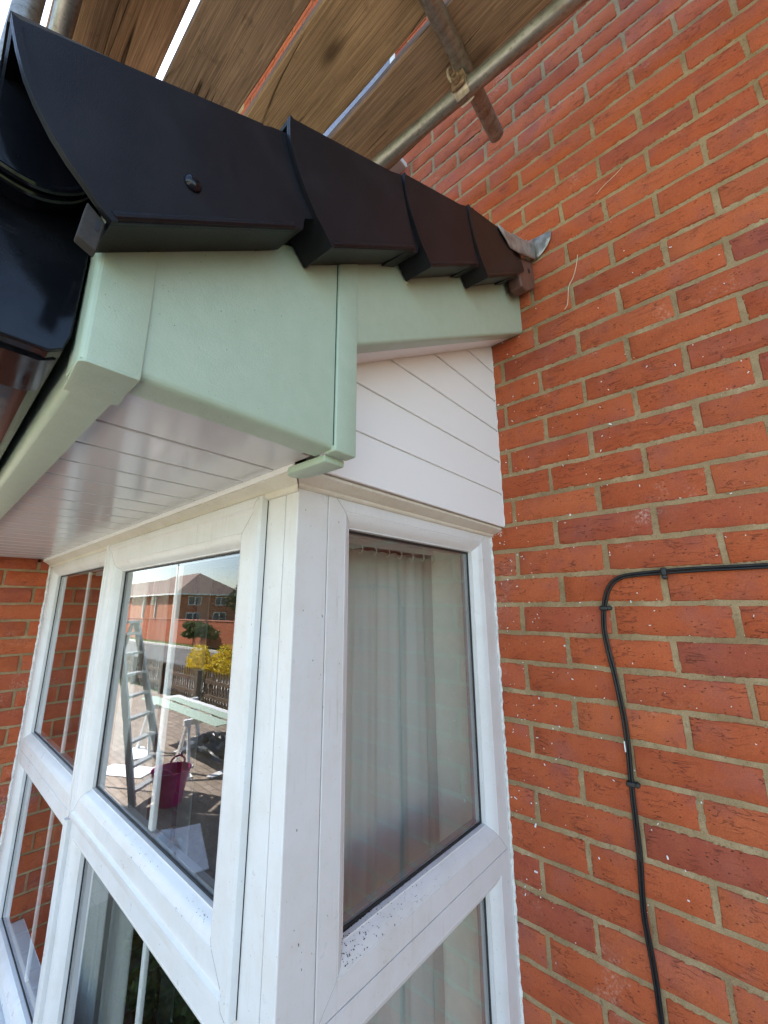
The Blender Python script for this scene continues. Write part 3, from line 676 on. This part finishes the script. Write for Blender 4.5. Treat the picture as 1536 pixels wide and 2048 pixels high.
# brown closing strip and lead at the wall
MB().prism([(-.135,.80),(-.095,.845),(-.001,.900),(-.001,.815),(-.006,.800),(-.020,.785),(-.075,.742),(-.11,.735)], 'x', .090, .1265).build('wall_strip', M_brown, can, bevel=.004, label='dark brown strip between the verge and the wall')
MB().lathe((.1265, -.045, .832), [(.0075,0),(.0075,.001),(.005,.003),(.001,.0036)], 16, 'x').build('screw', M_black, can)
def sheetm(pts_a, pts_b, nseg=5):
    return MB().loft([[Vector(a).lerp(Vector(b), k/nseg) for a, b in zip(pts_a, pts_b)] for k in range(nseg+1)], cap=False, closed=False)
top_ = [(-.277,.806),(-.232,.820),(-.170,.850),(-.105,.888),(-.045,.932),(-.004,.972)]
bot_ = [(-.268,.796),(-.238,.788),(-.205,.786),(-.139,.815),(-.055,.864),(-.004,.896)]
ld = sheetm([(.1395+.0018*math.sin(i*2.2),)+q for i, q in enumerate(bot_)], [(.1390-.0012*math.cos(i*1.7),)+q for i, q in enumerate(top_)])
ld.loft([[(.118,-.006,.976),(.145,-.0045,.973),(.170,-.0045,.970),(.192,-.0045,.966)],[(.127,-.0075,.950),(.150,-.0062,.948),(.175,-.007,.948),(.188,-.006,.940)],[(.139,-.006,.92),(.152,-.0055,.918),(.168,-.006,.918),(.177,-.0055,.922)],[(.1385,-.005,.896),(.146,-.0055,.898),(.155,-.0055,.902),(.163,-.0055,.908)]], cap=False, closed=False)
ld.loft([[(x,-.0055,.985),(x,-.0060,.975),(x,-.030,.962),(x,-.12,.915)] for x in [XL+.3*k for k in range(7)]+[.0,.05,.1,.118]], cap=False, closed=False)
lo = ld.build('lead_flashing', M_lead, can, smooth=60, fix=False, label='crumpled grey lead flashing folded against the brick')
sd_ = lo.modifiers.new('thick', 'SOLIDIFY'); sd_.thickness = .0025; sd_.offset = 0
# roof tiles
M_tile = plain('dark_concrete_tile', (.06,.055,.055), .8, var=.2, scale=20, bump=.4, bscale=120)
deck = MB().prism([(-1.10,.298),(-.002,.945),(-.002,.925),(-1.10,.278)], 'x', XE, .06).build('tile_deck', M_tile, can, smooth=0)
for rw in range(4):
    y0 = -1.14+rw*.262; y1 = y0+.30
    for k in range(8):
        x1 = .122-k*.300; x0 = x1-.297; z = lambda y, l: .9555+SLP*y+.012+l
        if y1 > -.01: y1 = -.01
        MB().loft([[(x0,y,z(y,l)-.012),(x1,y,z(y,l)-.012),(x1,y,z(y,l)),(x0+.05,y,z(y,l)),(x0+.04,y,z(y,l)+.008),(x0,y,z(y,l)+.008)] for y, l in ((y0,.006),(y1,-.010))]).build('roof_tile', M_tile, deck, smooth=0)

# ------------------------------------------------------------------ gutter
gut = thing('gutter', 'black gloss plastic gutter with a stop end beside the green fascia', 'gutter', (-1, -1.12, .07))
go = [(-1.0535,.282),(-1.0565,.090),(-1.0605,.074),(-1.070,.068),(-1.125,.068),(-1.150,.080),(-1.165,.110),(-1.176,.160),(-1.190,.205),(-1.195,.285)]
gi = [(-1.192,.285),(-1.187,.206),(-1.173,.161),(-1.162,.111),(-1.148,.083),(-1.125,.071),(-1.070,.071),(-1.0635,.076),(-1.0595,.092),(-1.0565,.282)]
MB().prism(go+gi, 'x', .046, XE).build('channel', M_gut, gut, smooth=30)
MB().prism(go, 'x', .0462, .050).build('stop_end', M_gut, gut, bevel=.0015)
dp = [(-1.060,.292),(-1.204,.292),(-1.203,.262),(-1.194,.236),(-1.176,.212),(-1.150,.198),(-1.126,.1945),(-1.112,.1935),(-1.100,.1955),(-1.088,.202),(-1.076,.2135),(-1.066,.232),(-1.060,.255)]
MB().prism(dp, 'x', .0502, .085).build('stop_end', M_gut, gut, bevel=.003, seg=3)
lowarc = catmull([(0,)+p for p in dp[2:]], 4)
for x, off in ((.0835,.0), (.0745,-.006)):
    MB().tube([(x, p.y, p.z+off*.35) for p in lowarc], .0034, 8).build('rim_rib', M_gut, gut)
MB().prism([(-1.0530,.29),(-1.0575,.088),(-1.0625,.0705),(-1.0735,.0650),(-1.128,.0650),(-1.1525,.077),(-1.168,.108),(-1.179,.160),(-1.193,.205),(-1.198,.287),(-1.1955,.287)]+[(y,z+.0005) for y, z in go[::-1]], 'x', .03, -.05).build('union_bracket', M_gut, gut, smooth=30)
MB().tube([(-.05,-1.0645,.073),(.028,-1.0645,.073)], .0022, 8).build('bracket_lip', M_gut, gut)

# ------------------------------------------------------------------ scaffold
def board(y0, y1, z0, z1, x0, x1, tone, seed, label):
    rd = random.Random(seed); n = 44; secs = []
    for k in range(n+1):
        x = x0+(x1-x0)*k/n; e0 = y0+rd.uniform(-.0014, .0014)+.0015*math.sin(k*.5+seed); e1 = y1+rd.uniform(-.0014, .0014)+.0015*math.sin(k*.37+seed*2); s = .0012*math.sin(k*.21+seed)
        c = .003
        secs.append([(x,e0+c,z0+s),(x,e1-c,z0+s),(x,e1,z0+c+s),(x,e1,z1-c+s),(x,e1-c,z1+s),(x,e0+c,z1+s),(x,e0,z1-c+s),(x,e0,z0+c+s)])
    o = MB().loft(secs).build('scaffold_board', wood('scaffold_wood', tone, seed), smooth=20)
    return tag(o, label, 'scaffold board', 'scaffold boards overhead')
DZ = 1.4005
board(-.434, -.222, DZ, DZ+.034, -3.1, 1.9, (.32,.212,.130), 2.3, 'brown scaffold board nearest the brick wall, above the tubes')
board(-.6605, -.4570, DZ, DZ+.034, -2.9, 2.0, (.40,.268,.145), 5.1, 'golden brown scaffold board, second from the brick wall')
board(-.874, -.684, DZ, DZ+.034, -3.0, 1.8, (.31,.212,.132), 8.7, 'weathered scaffold board with long dark cracks, third from the wall')
board(-1.093, -.893, DZ, DZ+.034, -3.0, 1.9, (.35,.20,.11), 3.9, 'reddish brown scaffold board, fourth from the brick wall')
board(-1.136, -1.101, 1.41, 1.63, -3.0, 1.9, (.27,.17,.10), 6.2, 'scaffold toe board on edge outside the outer ledger tube')
def pole(p0, p1, label, n=20):
    p0, p1 = Vector(p0), Vector(p1); d = (p1-p0).normalized(); b = MB()
    b.tube([p0, p0+d*.002, p1-d*.002, p1], [.0225, .024, .024, .0225], n)
    return tag(b.build('scaffold_tube', M_tube, smooth=50), label, 'scaffold tube', 'scaffold tubes')
pole((-3.0, -.462, 1.3265), (1.8, -.187, 1.3265), 'long galvanised ledger tube running along the wall under the boards')
pole((.1350, -1.30, 1.3752), (.0800, -.078, 1.3752), 'short cross tube ending just before the brick wall')
pole((-1.90, -1.30, 1.3752), (-1.90, -.09, 1.3752), 'cross tube under the boards beyond the roof')
pole((-3.0, -1.108, 1.3265), (1.8, -1.108, 1.3265), 'outer ledger tube above the tip of the lowest verge cap')
for x, lab in ((-.50, 'upright scaffold tube beside the top left verge tip'), (1.75, 'upright scaffold tube to the right, outside the outer ledger')):
    pole((x, -1.166, GZ+.006), (x, -1.166, 3.4), lab)
    tag(MB().box(x-.075, x+.075, -1.241, -1.091, GZ+.0005, GZ+.0058).build('base_plate', M_tube, bevel=.001), 'square steel base plate under '+('the left upright scaffold tube' if x < 0 else 'the right upright scaffold tube'), 'base plate')
def coupler(c, label):
    t = thing('scaffold_coupler', label, 'coupler', c, 'scaffold couplers'); x, y, z = c
    rg_ = MB(); n = 20
    for k in range(n):
        a0, a1 = 2*math.pi*k/n, 2*math.pi*(k+1)/n
    secs = []
    for k in range(n+1):
        a = R(-40)+R(300)*k/n; ca, sa = math.cos(a), math.sin(a)
        secs.append([(x+xx, y+ca*rr, z+sa*rr) for xx, rr in ((-.021,.0246),(-.021,.0288),(-.012,.0302),(.012,.0302),(.021,.0288),(.021,.0246))])
    rg_.loft(secs).build('band', M_cream, t, smooth=30)
    MB().prism([(x-.020,z-.026),(x+.020,z-.024),(x+.024,z+.004),(x+.018,z+.030),(x-.012,z+.034),(x-.022,z+.008)], 'y', y-.038, y-.0285).build('plate', M_rust, t, bevel=.003)
    MB().tube([(x,y-.030,z-.010),(x+.002,y-.062,z-.012)], .0062, 10).build('bolt', M_rust, t)
    MB().lathe((x+.001,y-.048,z-.0115), [(.0125,-.006),(.0125,.006)], 6, 'y').build('nut', M_rust, t)
    MB().tube(catmull([(x-.020,y-.030,z+.020),(x-.026,y-.040,z+.038),(x-.022,y-.046,z+.054),(x-.010,y-.038,z+.060),(x-.006,y-.032,z+.044)],5), .0042, 8).build('hook', M_cream, t)
    return t
coupler((.075, -.286, 1.3265), 'cream and rusty coupler where the cross tube meets the ledger')
coupler((-.50, -1.112, 1.3265), 'coupler joining the outer ledger to the left upright tube')

# ------------------------------------------------------------------ cable on the wall
cab = thing('wall_cable', 'twin black cable clipped to the brick wall, bending downwards', 'cable', (.22, 0, -1.2))
path = [(1.6,-.070),(1.0,-.074),(.70,-.078),(.51,-.080),(.40,-.080),(.34,-.081),(.285,-.084),(.250,-.091),(.226,-.112),(.214,-.140),(.2085,-.165),(.2045,-.21),(.2075,-.26),(.214,-.31),(.2195,-.36),(.2230,-.41),(.2225,-.46),(.2205,-.53),(.2200,-.60),(.2190,-.66),(.2150,-.72),(.2135,-.77),(.2160,-.82),(.2185,-.87),(.2200,-.95),(.224,-1.1),(.230,-1.4),(.23,-2.28)]
pp = catmull([(x, -.0065, z) for x, z in path], 5)
for sgn in (-1, 1):
    pts = []
    for i, p in enumerate(pp):
        d = (pp[min(i+1, len(pp)-1)]-pp[max(i-1, 0)]).normalized(); nn = Vector((d.z, 0, -d.x))
        k = .0030+.0006*math.sin(i*.35+sgn)
        pts.append(p+nn*sgn*k+Vector((0, -.0006*math.sin(i*.2*sgn), 0)))
    MB().tube(pts, .0029, 10).build('cable', M_cable, cab, smooth=60)
for x, z, horiz in ((.341,-.0805,1),(.2095,-.160,0),(.2202,-.533,0)):
    b = MB()
    if horiz: b.box(x-.0055,x+.0055,-.0135,-.0004,z-.0095,z+.0085); hc = (x, -.006, z-.012)
    else: b.box(x-.0095,x+.0085,-.0135,-.0004,z-.0055,z+.0055); hc = (x+.0115, -.006, z)
    cl = b.build('clip', M_black, cab, bevel=.003)
    MB().lathe(hc, [(.0052,-.005),(.0052,.004),(.003,.0055)], 12, 'y').build('clip_nail', M_black, cl)
MB().box(.2165, .2190, -.0110, -.0094, -.470, -.448).build('paint_mark', M_speck, cab, bevel=.0005)

# white flecks and stray fibres stuck on the brickwork
fl = MB(); rd = random.Random(12)
for k in range(260):
    if rd.random() < .45: x, z = SX+abs(rd.gauss(.05, .06))+.01, rd.uniform(-.9, .75)
    else: x, z = rd.uniform(-.05, .55), rd.gauss(.05, .45)
    s = rd.uniform(.0007, .0020)*(1.7 if rd.random() < .07 else 1); a = rd.uniform(0, 3.14); L = s*rd.uniform(1, 3.2)
    fl.bar((x-L*math.cos(a)/2, -.0018, z-L*math.sin(a)/2), (x+L*math.cos(a)/2, -.0018, z+L*math.sin(a)/2), s, s*.8, (0, 1, 0))
tag(stuff(fl.build('paint_flecks', M_speck, smooth=0)), 'tiny white flecks scattered over the bricks beside the window', 'flecks')
M_fib = plain('straw_fibre', (.62,.50,.36), .7)
tag(MB().tube(catmull([(.255,-.004,.835),(.248,-.006,.800),(.236,-.004,.770),(.222,-.007,.745),(.216,-.004,.715),(.212,-.006,.690),(.203,-.004,.680)],6), .0011, 6).build('fibre_strand', M_fib), 'curled straw coloured fibre stuck to the brick right of the verge', 'fibre')
tag(MB().tube(catmull([(.395,-.004,1.035),(.375,-.006,1.022),(.345,-.004,1.012),(.325,-.005,.998)],6), .0008, 6).build('fibre_strand', M_fib), 'short pale fibre on the brick above the lead flashing', 'fibre')
# cobweb debris under the head of the side window at the wall
cb = MB(); rd = random.Random(3)
for k in range(34):
    x, y, z = SX+.012+rd.uniform(0, .03), -rd.uniform(.001, .02), .056+rd.uniform(-.012, .010)
    cb.bar((x,y,z), (x+rd.uniform(-1,1)*.004, y, z+rd.uniform(-1,1)*.004), .0010, .0008)
tag(stuff(cb.build('cobweb_debris', M_speck, smooth=0)), 'pale cobweb debris at the top corner where the frame meets brick', 'debris')

# ------------------------------------------------------------------ things in the front garden (seen in the panes)
M_alu = plain('aluminium', (.34,.34,.33), .5, .6, var=.1)
# stepladder
lad = thing('stepladder', 'aluminium stepladder standing on the drive, mirrored in the casement', 'ladder', (-5.6, -2.3, GZ))
ap = Vector((-5.65, -2.15, -.32)); fx = Vector((.82, -.57, 0)); sdv = Vector((.57, .82, 0))
for s in (-1, 1):
    MB().bar(ap+sdv*.15*s, Vector((ap.x, ap.y, GZ))+fx*.55+sdv*.26*s, .03, .075, fx).build('rail', M_alu, lad)
    MB().bar(ap+sdv*.14*s-fx*.05, Vector((ap.x, ap.y, GZ))-fx*.55+sdv*.24*s, .025, .05, fx).build('rear_leg', M_alu, lad)
for k in range(8):
    t = (k+.6)/8.2; c = ap.lerp(Vector((ap.x, ap.y, GZ))+fx*.55, t); h = .15+.11*t
    MB().bar(c-sdv*h, c+sdv*h, .085, .028).build('tread', M_alu, lad)
MB().bar(ap-sdv*.17, ap+sdv*.17, .14, .03).build('top_tread', M_alu, lad)
# trestle and boards
M_white = plain('white_pvc_board', (.78,.79,.79), .35)
for i, x in enumerate((-5.55, -6.9)):
    tr = thing('trestle', ('nearer' if i == 0 else 'farther')+' pale trestle under the green boards on the drive', 'trestle', (x, -3.35, GZ), 'trestles on the drive')
    MB().box(x-.03, x+.03, -3.75, -2.95, -1.70, -1.625).build('beam', M_white, tr, bevel=.004)
    for sy in (-1, 1):
        for sx_ in (-1, 1):
            MB().bar((x+sx_*.03, -3.35+sy*.34, -1.69), (x+sx_*.24, -3.35+sy*.38, GZ), .04, .04).build('leg', M_white, tr)
for i, (y, wd) in enumerate(((-3.18, .22), (-3.48, .24), (-3.40, .16))):
    tag(MB().box(-7.5+i*.2, -4.9+i*.1, y-wd/2, y+wd/2, -1.6245+(.0115 if i == 2 else 0), -1.614+(.0115 if i == 2 else 0)).build('fascia_length', M_green if i != 1 else M_white, bevel=.002),
        ['sage green fascia length lying on the trestles, nearest the house', 'white fascia length lying on the trestles', 'narrow green fascia length laid over the other two'][i], 'board')
# pink tub
tub = thing('pink_tub', 'bright pink flexible tub standing on the shaded drive', 'tub', (-4.85, -2.55, GZ))
M_pink = plain('pink_plastic', (.36,.02,.13), .4)
MB().lathe((-4.85,-2.55,GZ+.001), [(.14,0),(.17,.17),(.205,.34),(.214,.345),(.214,.353),(.202,.353),(.165,.17),(.13,.012),(.02,.012)], 32).build('shell', M_pink, tub)
for a in (40, 220):
    ca, sa = math.cos(R(a)), math.sin(R(a)); c = Vector((-4.85+ca*.21, -2.55+sa*.21, GZ+.34)); t_ = Vector((-sa, ca, 0))
    MB().tube(catmull([c-t_*.08, c-t_*.06+Vector((ca*.02,sa*.02,.05)), c+Vector((ca*.03,sa*.03,.075)), c+t_*.06+Vector((ca*.02,sa*.02,.05)), c+t_*.08],5), .011, 8).build('handle', M_pink, tub)
# white offcuts
rd = random.Random(8)
offc = [(-3.75,-2.32,.85,.24,20,'long white offcut lying on the drive near the bay'),(-6.25,-2.55,.75,.35,-30,'wide white offcut behind the stepladder'),(-6.6,-3.5,.5,.12,60,'narrow white offcut under the trestles'),
        (-5.55,-3.05,.4,.10,15,'small white offcut beside the tub'),(-5.9,-3.0,.55,.09,-50,'slim white offcut crossing the sunlit drive'),(-5.2,-3.35,.35,.12,80,'short white offcut on the sunlit drive'),(-6.9,-2.9,.6,.25,10,'white offcut beyond the stepladder')]
for i, (x, y, L, W, a, lab) in enumerate(offc):
    d = Vector((math.cos(R(a)), math.sin(R(a)), 0)); c = Vector((x, y, GZ+.0085+.001*i))
    tag(MB().bar(c-d*L/2, c+d*L/2, W, .011).build('white_offcut', M_white, bevel=.002), lab, 'offcut', 'white offcuts on the drive')
def crumple(name, c, rx, ry, h, mat, label, cat):
    n = 26; vs_ = []; fs = []
    for i in range(n):
        for j in range(n):
            a, b = i/(n-1)*2-1, j/(n-1)*2-1; e = max(0, 1-(a*a+b*b)*.8)
            q = noise.noise(Vector((a*3.1+c[0], b*3.1, 1.7))); q2 = abs(noise.noise(Vector((a*6, b*6+c[1], 4.2))))
            vs_.append((c[0]+a*rx*(1+.2*q), c[1]+b*ry*(1+.2*q2), c[2]+.004+h*e*(.5+.6*q+.7*q2)))
    for i in range(n-1):
        for j in range(n-1): fs.append((i*n+j, i*n+j+1, (i+1)*n+j+1, (i+1)*n+j))
    o = MB().add(vs_, fs).build(name, mat, smooth=40, fix=False); return tag(o, label, cat)
M_film = plain('clear_film', (.62,.66,.68), .2)
crumple('plastic_wrap', (-4.0,-2.15,GZ), .25, .2, .10, M_film, 'crumpled clear plastic wrap on the drive beside the tub', 'plastic wrap')
crumple('dark_sheet', (-6.3,-3.9,GZ), .7, .35, .22, plain('dark_tarp', (.02,.022,.025), .4), 'heap of dark sheeting behind the trestles', 'sheet')
crumple('plastic_wrap', (-5.6,-3.95,GZ), .35, .28, .25, M_film, 'crumpled pale plastic wrap behind the trestles', 'plastic wrap')
# picket fence
M_fence = plain('dark_stained_fence', (.085,.052,.032), .85, var=.3, scale=9, bump=.4, bscale=90)
fen = thing('picket_fence', 'dark brown low picket fence along the drive, mirrored in the casement', 'fence', (-10, -5.0, GZ))
pk = None
for k in range(84):
    x = -5.3-k*.125
    if pk is None:
        pk = MB().prism([(-.034,0),(.034,0),(.034,.66),(.0,.72),(-.034,.66)], 'y', 0, .018).mesh('picket', smooth=0); pk.materials.append(M_fence)
    o = link('picket', pk, None, fen); o.location = (x, -5.02, GZ+.04+.012*random.random()); o.rotation_euler = (0, random.uniform(-.02, .02), 0)
for z in (.2, .50): MB().box(-15.8, -5.2, -5.0015, -4.962, GZ+z, GZ+z+.07).build('rail', M_fence, fen, smooth=0)
for k in range(6): MB().box(-5.3-k*2.08, -5.2-k*2.08, -4.9615, -4.86, GZ, GZ+.76).build('post', M_fence, fen, bevel=.004)
# foliage
def foliage(name, c, rx, ry, rz, n, size, cols, seed, parent, lumps=26):
    rd = random.Random(seed); b = MB(); L = []
    for k in range(lumps):
        a, e = rd.uniform(0, 6.28), rd.uniform(-.3, 1); rr = rd.uniform(.2, .82)
        L.append((math.cos(a)*rr*math.sqrt(max(0, 1-e*e*.5)), math.sin(a)*rr*math.sqrt(max(0, 1-e*e*.5)), e*.62, rd.uniform(.16, .40)))
    for k in range(n):
        q = rd.choice(L); d = Vector((rd.gauss(0, 1), rd.gauss(0, 1), rd.gauss(0, 1))).normalized()*q[3]*rd.uniform(.75, 1.08)
        p = Vector((c[0]+(q[0]+d.x)*rx, c[1]+(q[1]+d.y)*ry, c[2]+(q[2]+d.z)*rz))
        if p.z < GZ+.03: continue
        t1_ = Vector((rd.gauss(0, 1), rd.gauss(0, 1), rd.gauss(0, .6))).normalized(); t2_ = t1_.orthogonal().normalized(); t2_.rotate(Matrix.Rotation(rd.uniform(0, 6.28), 3, t1_)); s = size*rd.uniform(.6, 1.4)
        b.add([p-t1_*s, p+t2_*s*.42, p+t1_*s, p-t2_*s*.42], [(0,1,2,3)])
    g = NT('leaves_'+name); geo = g.n('ShaderNodeNewGeometry'); c_ = g.ramp(geo.outputs['Random Per Island'], cols); g.out(c_, .6, spec=.3)
    tl = g.n('ShaderNodeBsdfTranslucent'); g.l(c_, tl.inputs[0]); mx = g.n('ShaderNodeMixShader'); mx.inputs[0].default_value = .3; g.l(g.p.outputs[0], mx.inputs[1]); g.l(tl.outputs[0], mx.inputs[2]); g.l(mx.outputs[0], g.o.inputs[0])
    o = b.build('foliage', g.m, parent, smooth=0, fix=False); stuff(o); return o
M_bark = plain('bark', (.10,.075,.05), .9, var=.3, bump=.6, bscale=60, dist=.006)
def bush(name, c, rx, ry, h, n, size, cols, seed, label, cat='bush'):
    t = thing(name, label, cat, (c[0], c[1], GZ))
    foliage(name, (c[0], c[1], GZ+h*.52), rx, ry, h*.5, n, size, cols, seed, t)
    rd = random.Random(seed)
    for k in range(5):
        a = rd.uniform(0, 6.28); MB().tube([(c[0]+.05*math.cos(a), c[1]+.05*math.sin(a), GZ), (c[0]+rx*.3*math.cos(a), c[1]+ry*.3*math.sin(a), GZ+h*.35), (c[0]+rx*.55*math.cos(a), c[1]+ry*.55*math.sin(a), GZ+h*.75)], [.02, .014, .005], 6).build('stem', M_bark, t)
    return t
bush('yellow_bush', (-10.5, -5.75), 1.2, .55, 1.22, 11000, .032, [(0, (.66,.44,.02)), (.5, (.78,.60,.03)), (.85, (.60,.50,.03)), (1, (.28,.28,.03))], 4, 'bright yellow bush behind the picket fence')
bush('green_shrub', (-23.6, -11.3), 2.0, .6, 1.5, 9000, .07, [(0, (.03,.06,.015)), (.6, (.06,.10,.03)), (1, (.11,.15,.05))], 6, 'dark green shrub against the garden wall over the road')
for i, (x, y, rx, h, lab) in enumerate(((-1.9, -1.35, .32, .55, 'low leafy plant in the bed, nearest the bay window'), (-2.45, -1.55, .30, .42, 'smaller leafy plant in the middle of the bed'), (-3.05, -1.75, .28, .36, 'small leafy plant at the far end of the bed'))):
    bush('garden_plant', (x, y), rx, rx*.8, h, 1500, .024, [(0, (.035,.07,.015)), (.6, (.07,.12,.03)), (1, (.13,.18,.05))], 9+i, lab, 'plant')['group'] = 'plants in the flower bed'
bush('conifer', (-33, -19.5), 1.8, 1.5, 4.6, 5200, .12, [(0, (.018,.035,.014)), (.6, (.035,.06,.022)), (1, (.06,.085,.03))], 11, 'tall dark evergreen beside the house over the road', 'tree')
# garden wall and the house over the road
gw = thing('garden_wall', 'long red brick garden wall on the far side of the road', 'wall', (-40, -12, GZ))
MB().box(-75, -14, -12.2, -11.98, GZ, GZ+1.42).build('brickwork', M_farbrick, gw, smooth=0)
MB().box(-75, -14, -12.23, -11.95, GZ+1.4205, GZ+1.49).build('coping', plain('coping', (.34,.12,.07), .9), gw, bevel=.01)
hs_ = thing('far_house', 'two storey brick house with hipped tiled roof across the road', 'house', (-70, -30, GZ))
hx0, hx1, hy0, hy1, he, hr = -80., -61., -35., -25., 2.0, 5.4
MB().box(hx0, hx1, hy0, hy1, GZ, he).build('wall', far_brick('far_house_brick', (.46,.15,.075), (.40,.12,.065), (.40,.30,.2)), hs_, smooth=0)
ov = .5; ym = (hy0+hy1)/2
rf = MB().add([(hx0-ov,hy0-ov,he),(hx1+ov,hy0-ov,he),(hx1+ov,hy1+ov,he),(hx0-ov,hy1+ov,he),(hx0+4.5,ym,hr),(hx1-4.5,ym,hr),(hx0-ov,hy0-ov,he-.12),(hx1+ov,hy0-ov,he-.12),(hx1+ov,hy1+ov,he-.12),(hx0-ov,hy1+ov,he-.12)],
       [(0,1,5,4),(1,2,5),(2,3,4,5),(3,0,4),(0,6,7,1),(1,7,8,2),(2,8,9,3),(3,9,6,0),(6,9,8,7)])
rfo = rf.build('roof', plain('brown_roof_tiles', (.17,.12,.095), .9, var=.25, scale=3), hs_, smooth=0)
MB().box(hx0-ov-.02, hx1+ov+.02, hy1+ov+.001, hy1+ov+.1, he-.2, he+.02).box(hx1+ov+.001, hx1+ov+.1, hy0-ov, hy1+ov, he-.2, he+.02).build('fascia', M_frame, rfo, smooth=0)
M_dk = plain('dark_pane', (.05,.06,.075), .08)
def fwin(face, a, z0, wd, ht):
    if face == 'y':
        o = MB().box(a, a+wd, hy1+.001, hy1+.08, z0, z0+ht).build('window', M_frame, hs_, smooth=0)
        for k in range(2): MB().box(a+.1+k*(wd/2), a+wd/2-.05+k*(wd/2-.05), hy1+.081, hy1+.09, z0+.1, z0+ht-.1).build('pane', M_dk, o, smooth=0)
    else:
        o = MB().box(hx1+.001, hx1+.08, a, a+wd, z0, z0+ht).build('window', M_frame, hs_, smooth=0)
        for k in range(2): MB().box(hx1+.081, hx1+.09, a+.1+k*(wd/2), a+wd/2-.05+k*(wd/2-.05), z0+.1, z0+ht-.1).build('pane', M_dk, o, smooth=0)
for a in (-27.6, -31.6): fwin('x', a-.9, .35, 1.9, 1.25); fwin('x', a-.9, -2.0, 2.1, 1.3)
fwin('y', -70.5, .5, 1.1, 1.3)
for x in (-73.5, -68.5): MB().box(x, x+.2, hy1+.002, hy1+.2, GZ, he-.2).build('downpipe', M_frame, hs_, smooth=0)
h2 = thing('far_house', 'second brick house beyond the garden wall, farther left', 'house', (-105, -32, GZ))
MB().box(-118, -95, -42, -30, GZ, 2.2).build('wall', M_farbrick, h2, smooth=0)
MB().prism([(-43,2.2),(-29.4,2.2),(-36,6.0)], 'x', -118.5, -94.5).build('roof', plain('brown_roof_tiles_b', (.15,.11,.09), .9, var=.25, scale=3), h2, smooth=0)
lp = thing('street_lamp', 'thin dark street lamp post by the far kerb', 'street lamp', (-27, -11, GZ))
MB().tube([(-27,-11.2,GZ),(-27,-11.2,GZ+1.2),(-27,-11.2,2.7)], [.075,.05,.035], 10).build('post', plain('dark_steel', (.04,.045,.045), .5, .3), lp)
MB().tube([(-27,-11.2,2.68),(-27,-10.7,2.8)], .03, 8).build('arm', M_fence, lp)
MB().box(-27.12, -26.88, -10.75, -10.25, 2.76, 2.86).build('lamp_head', M_closure, lp, bevel=.02)
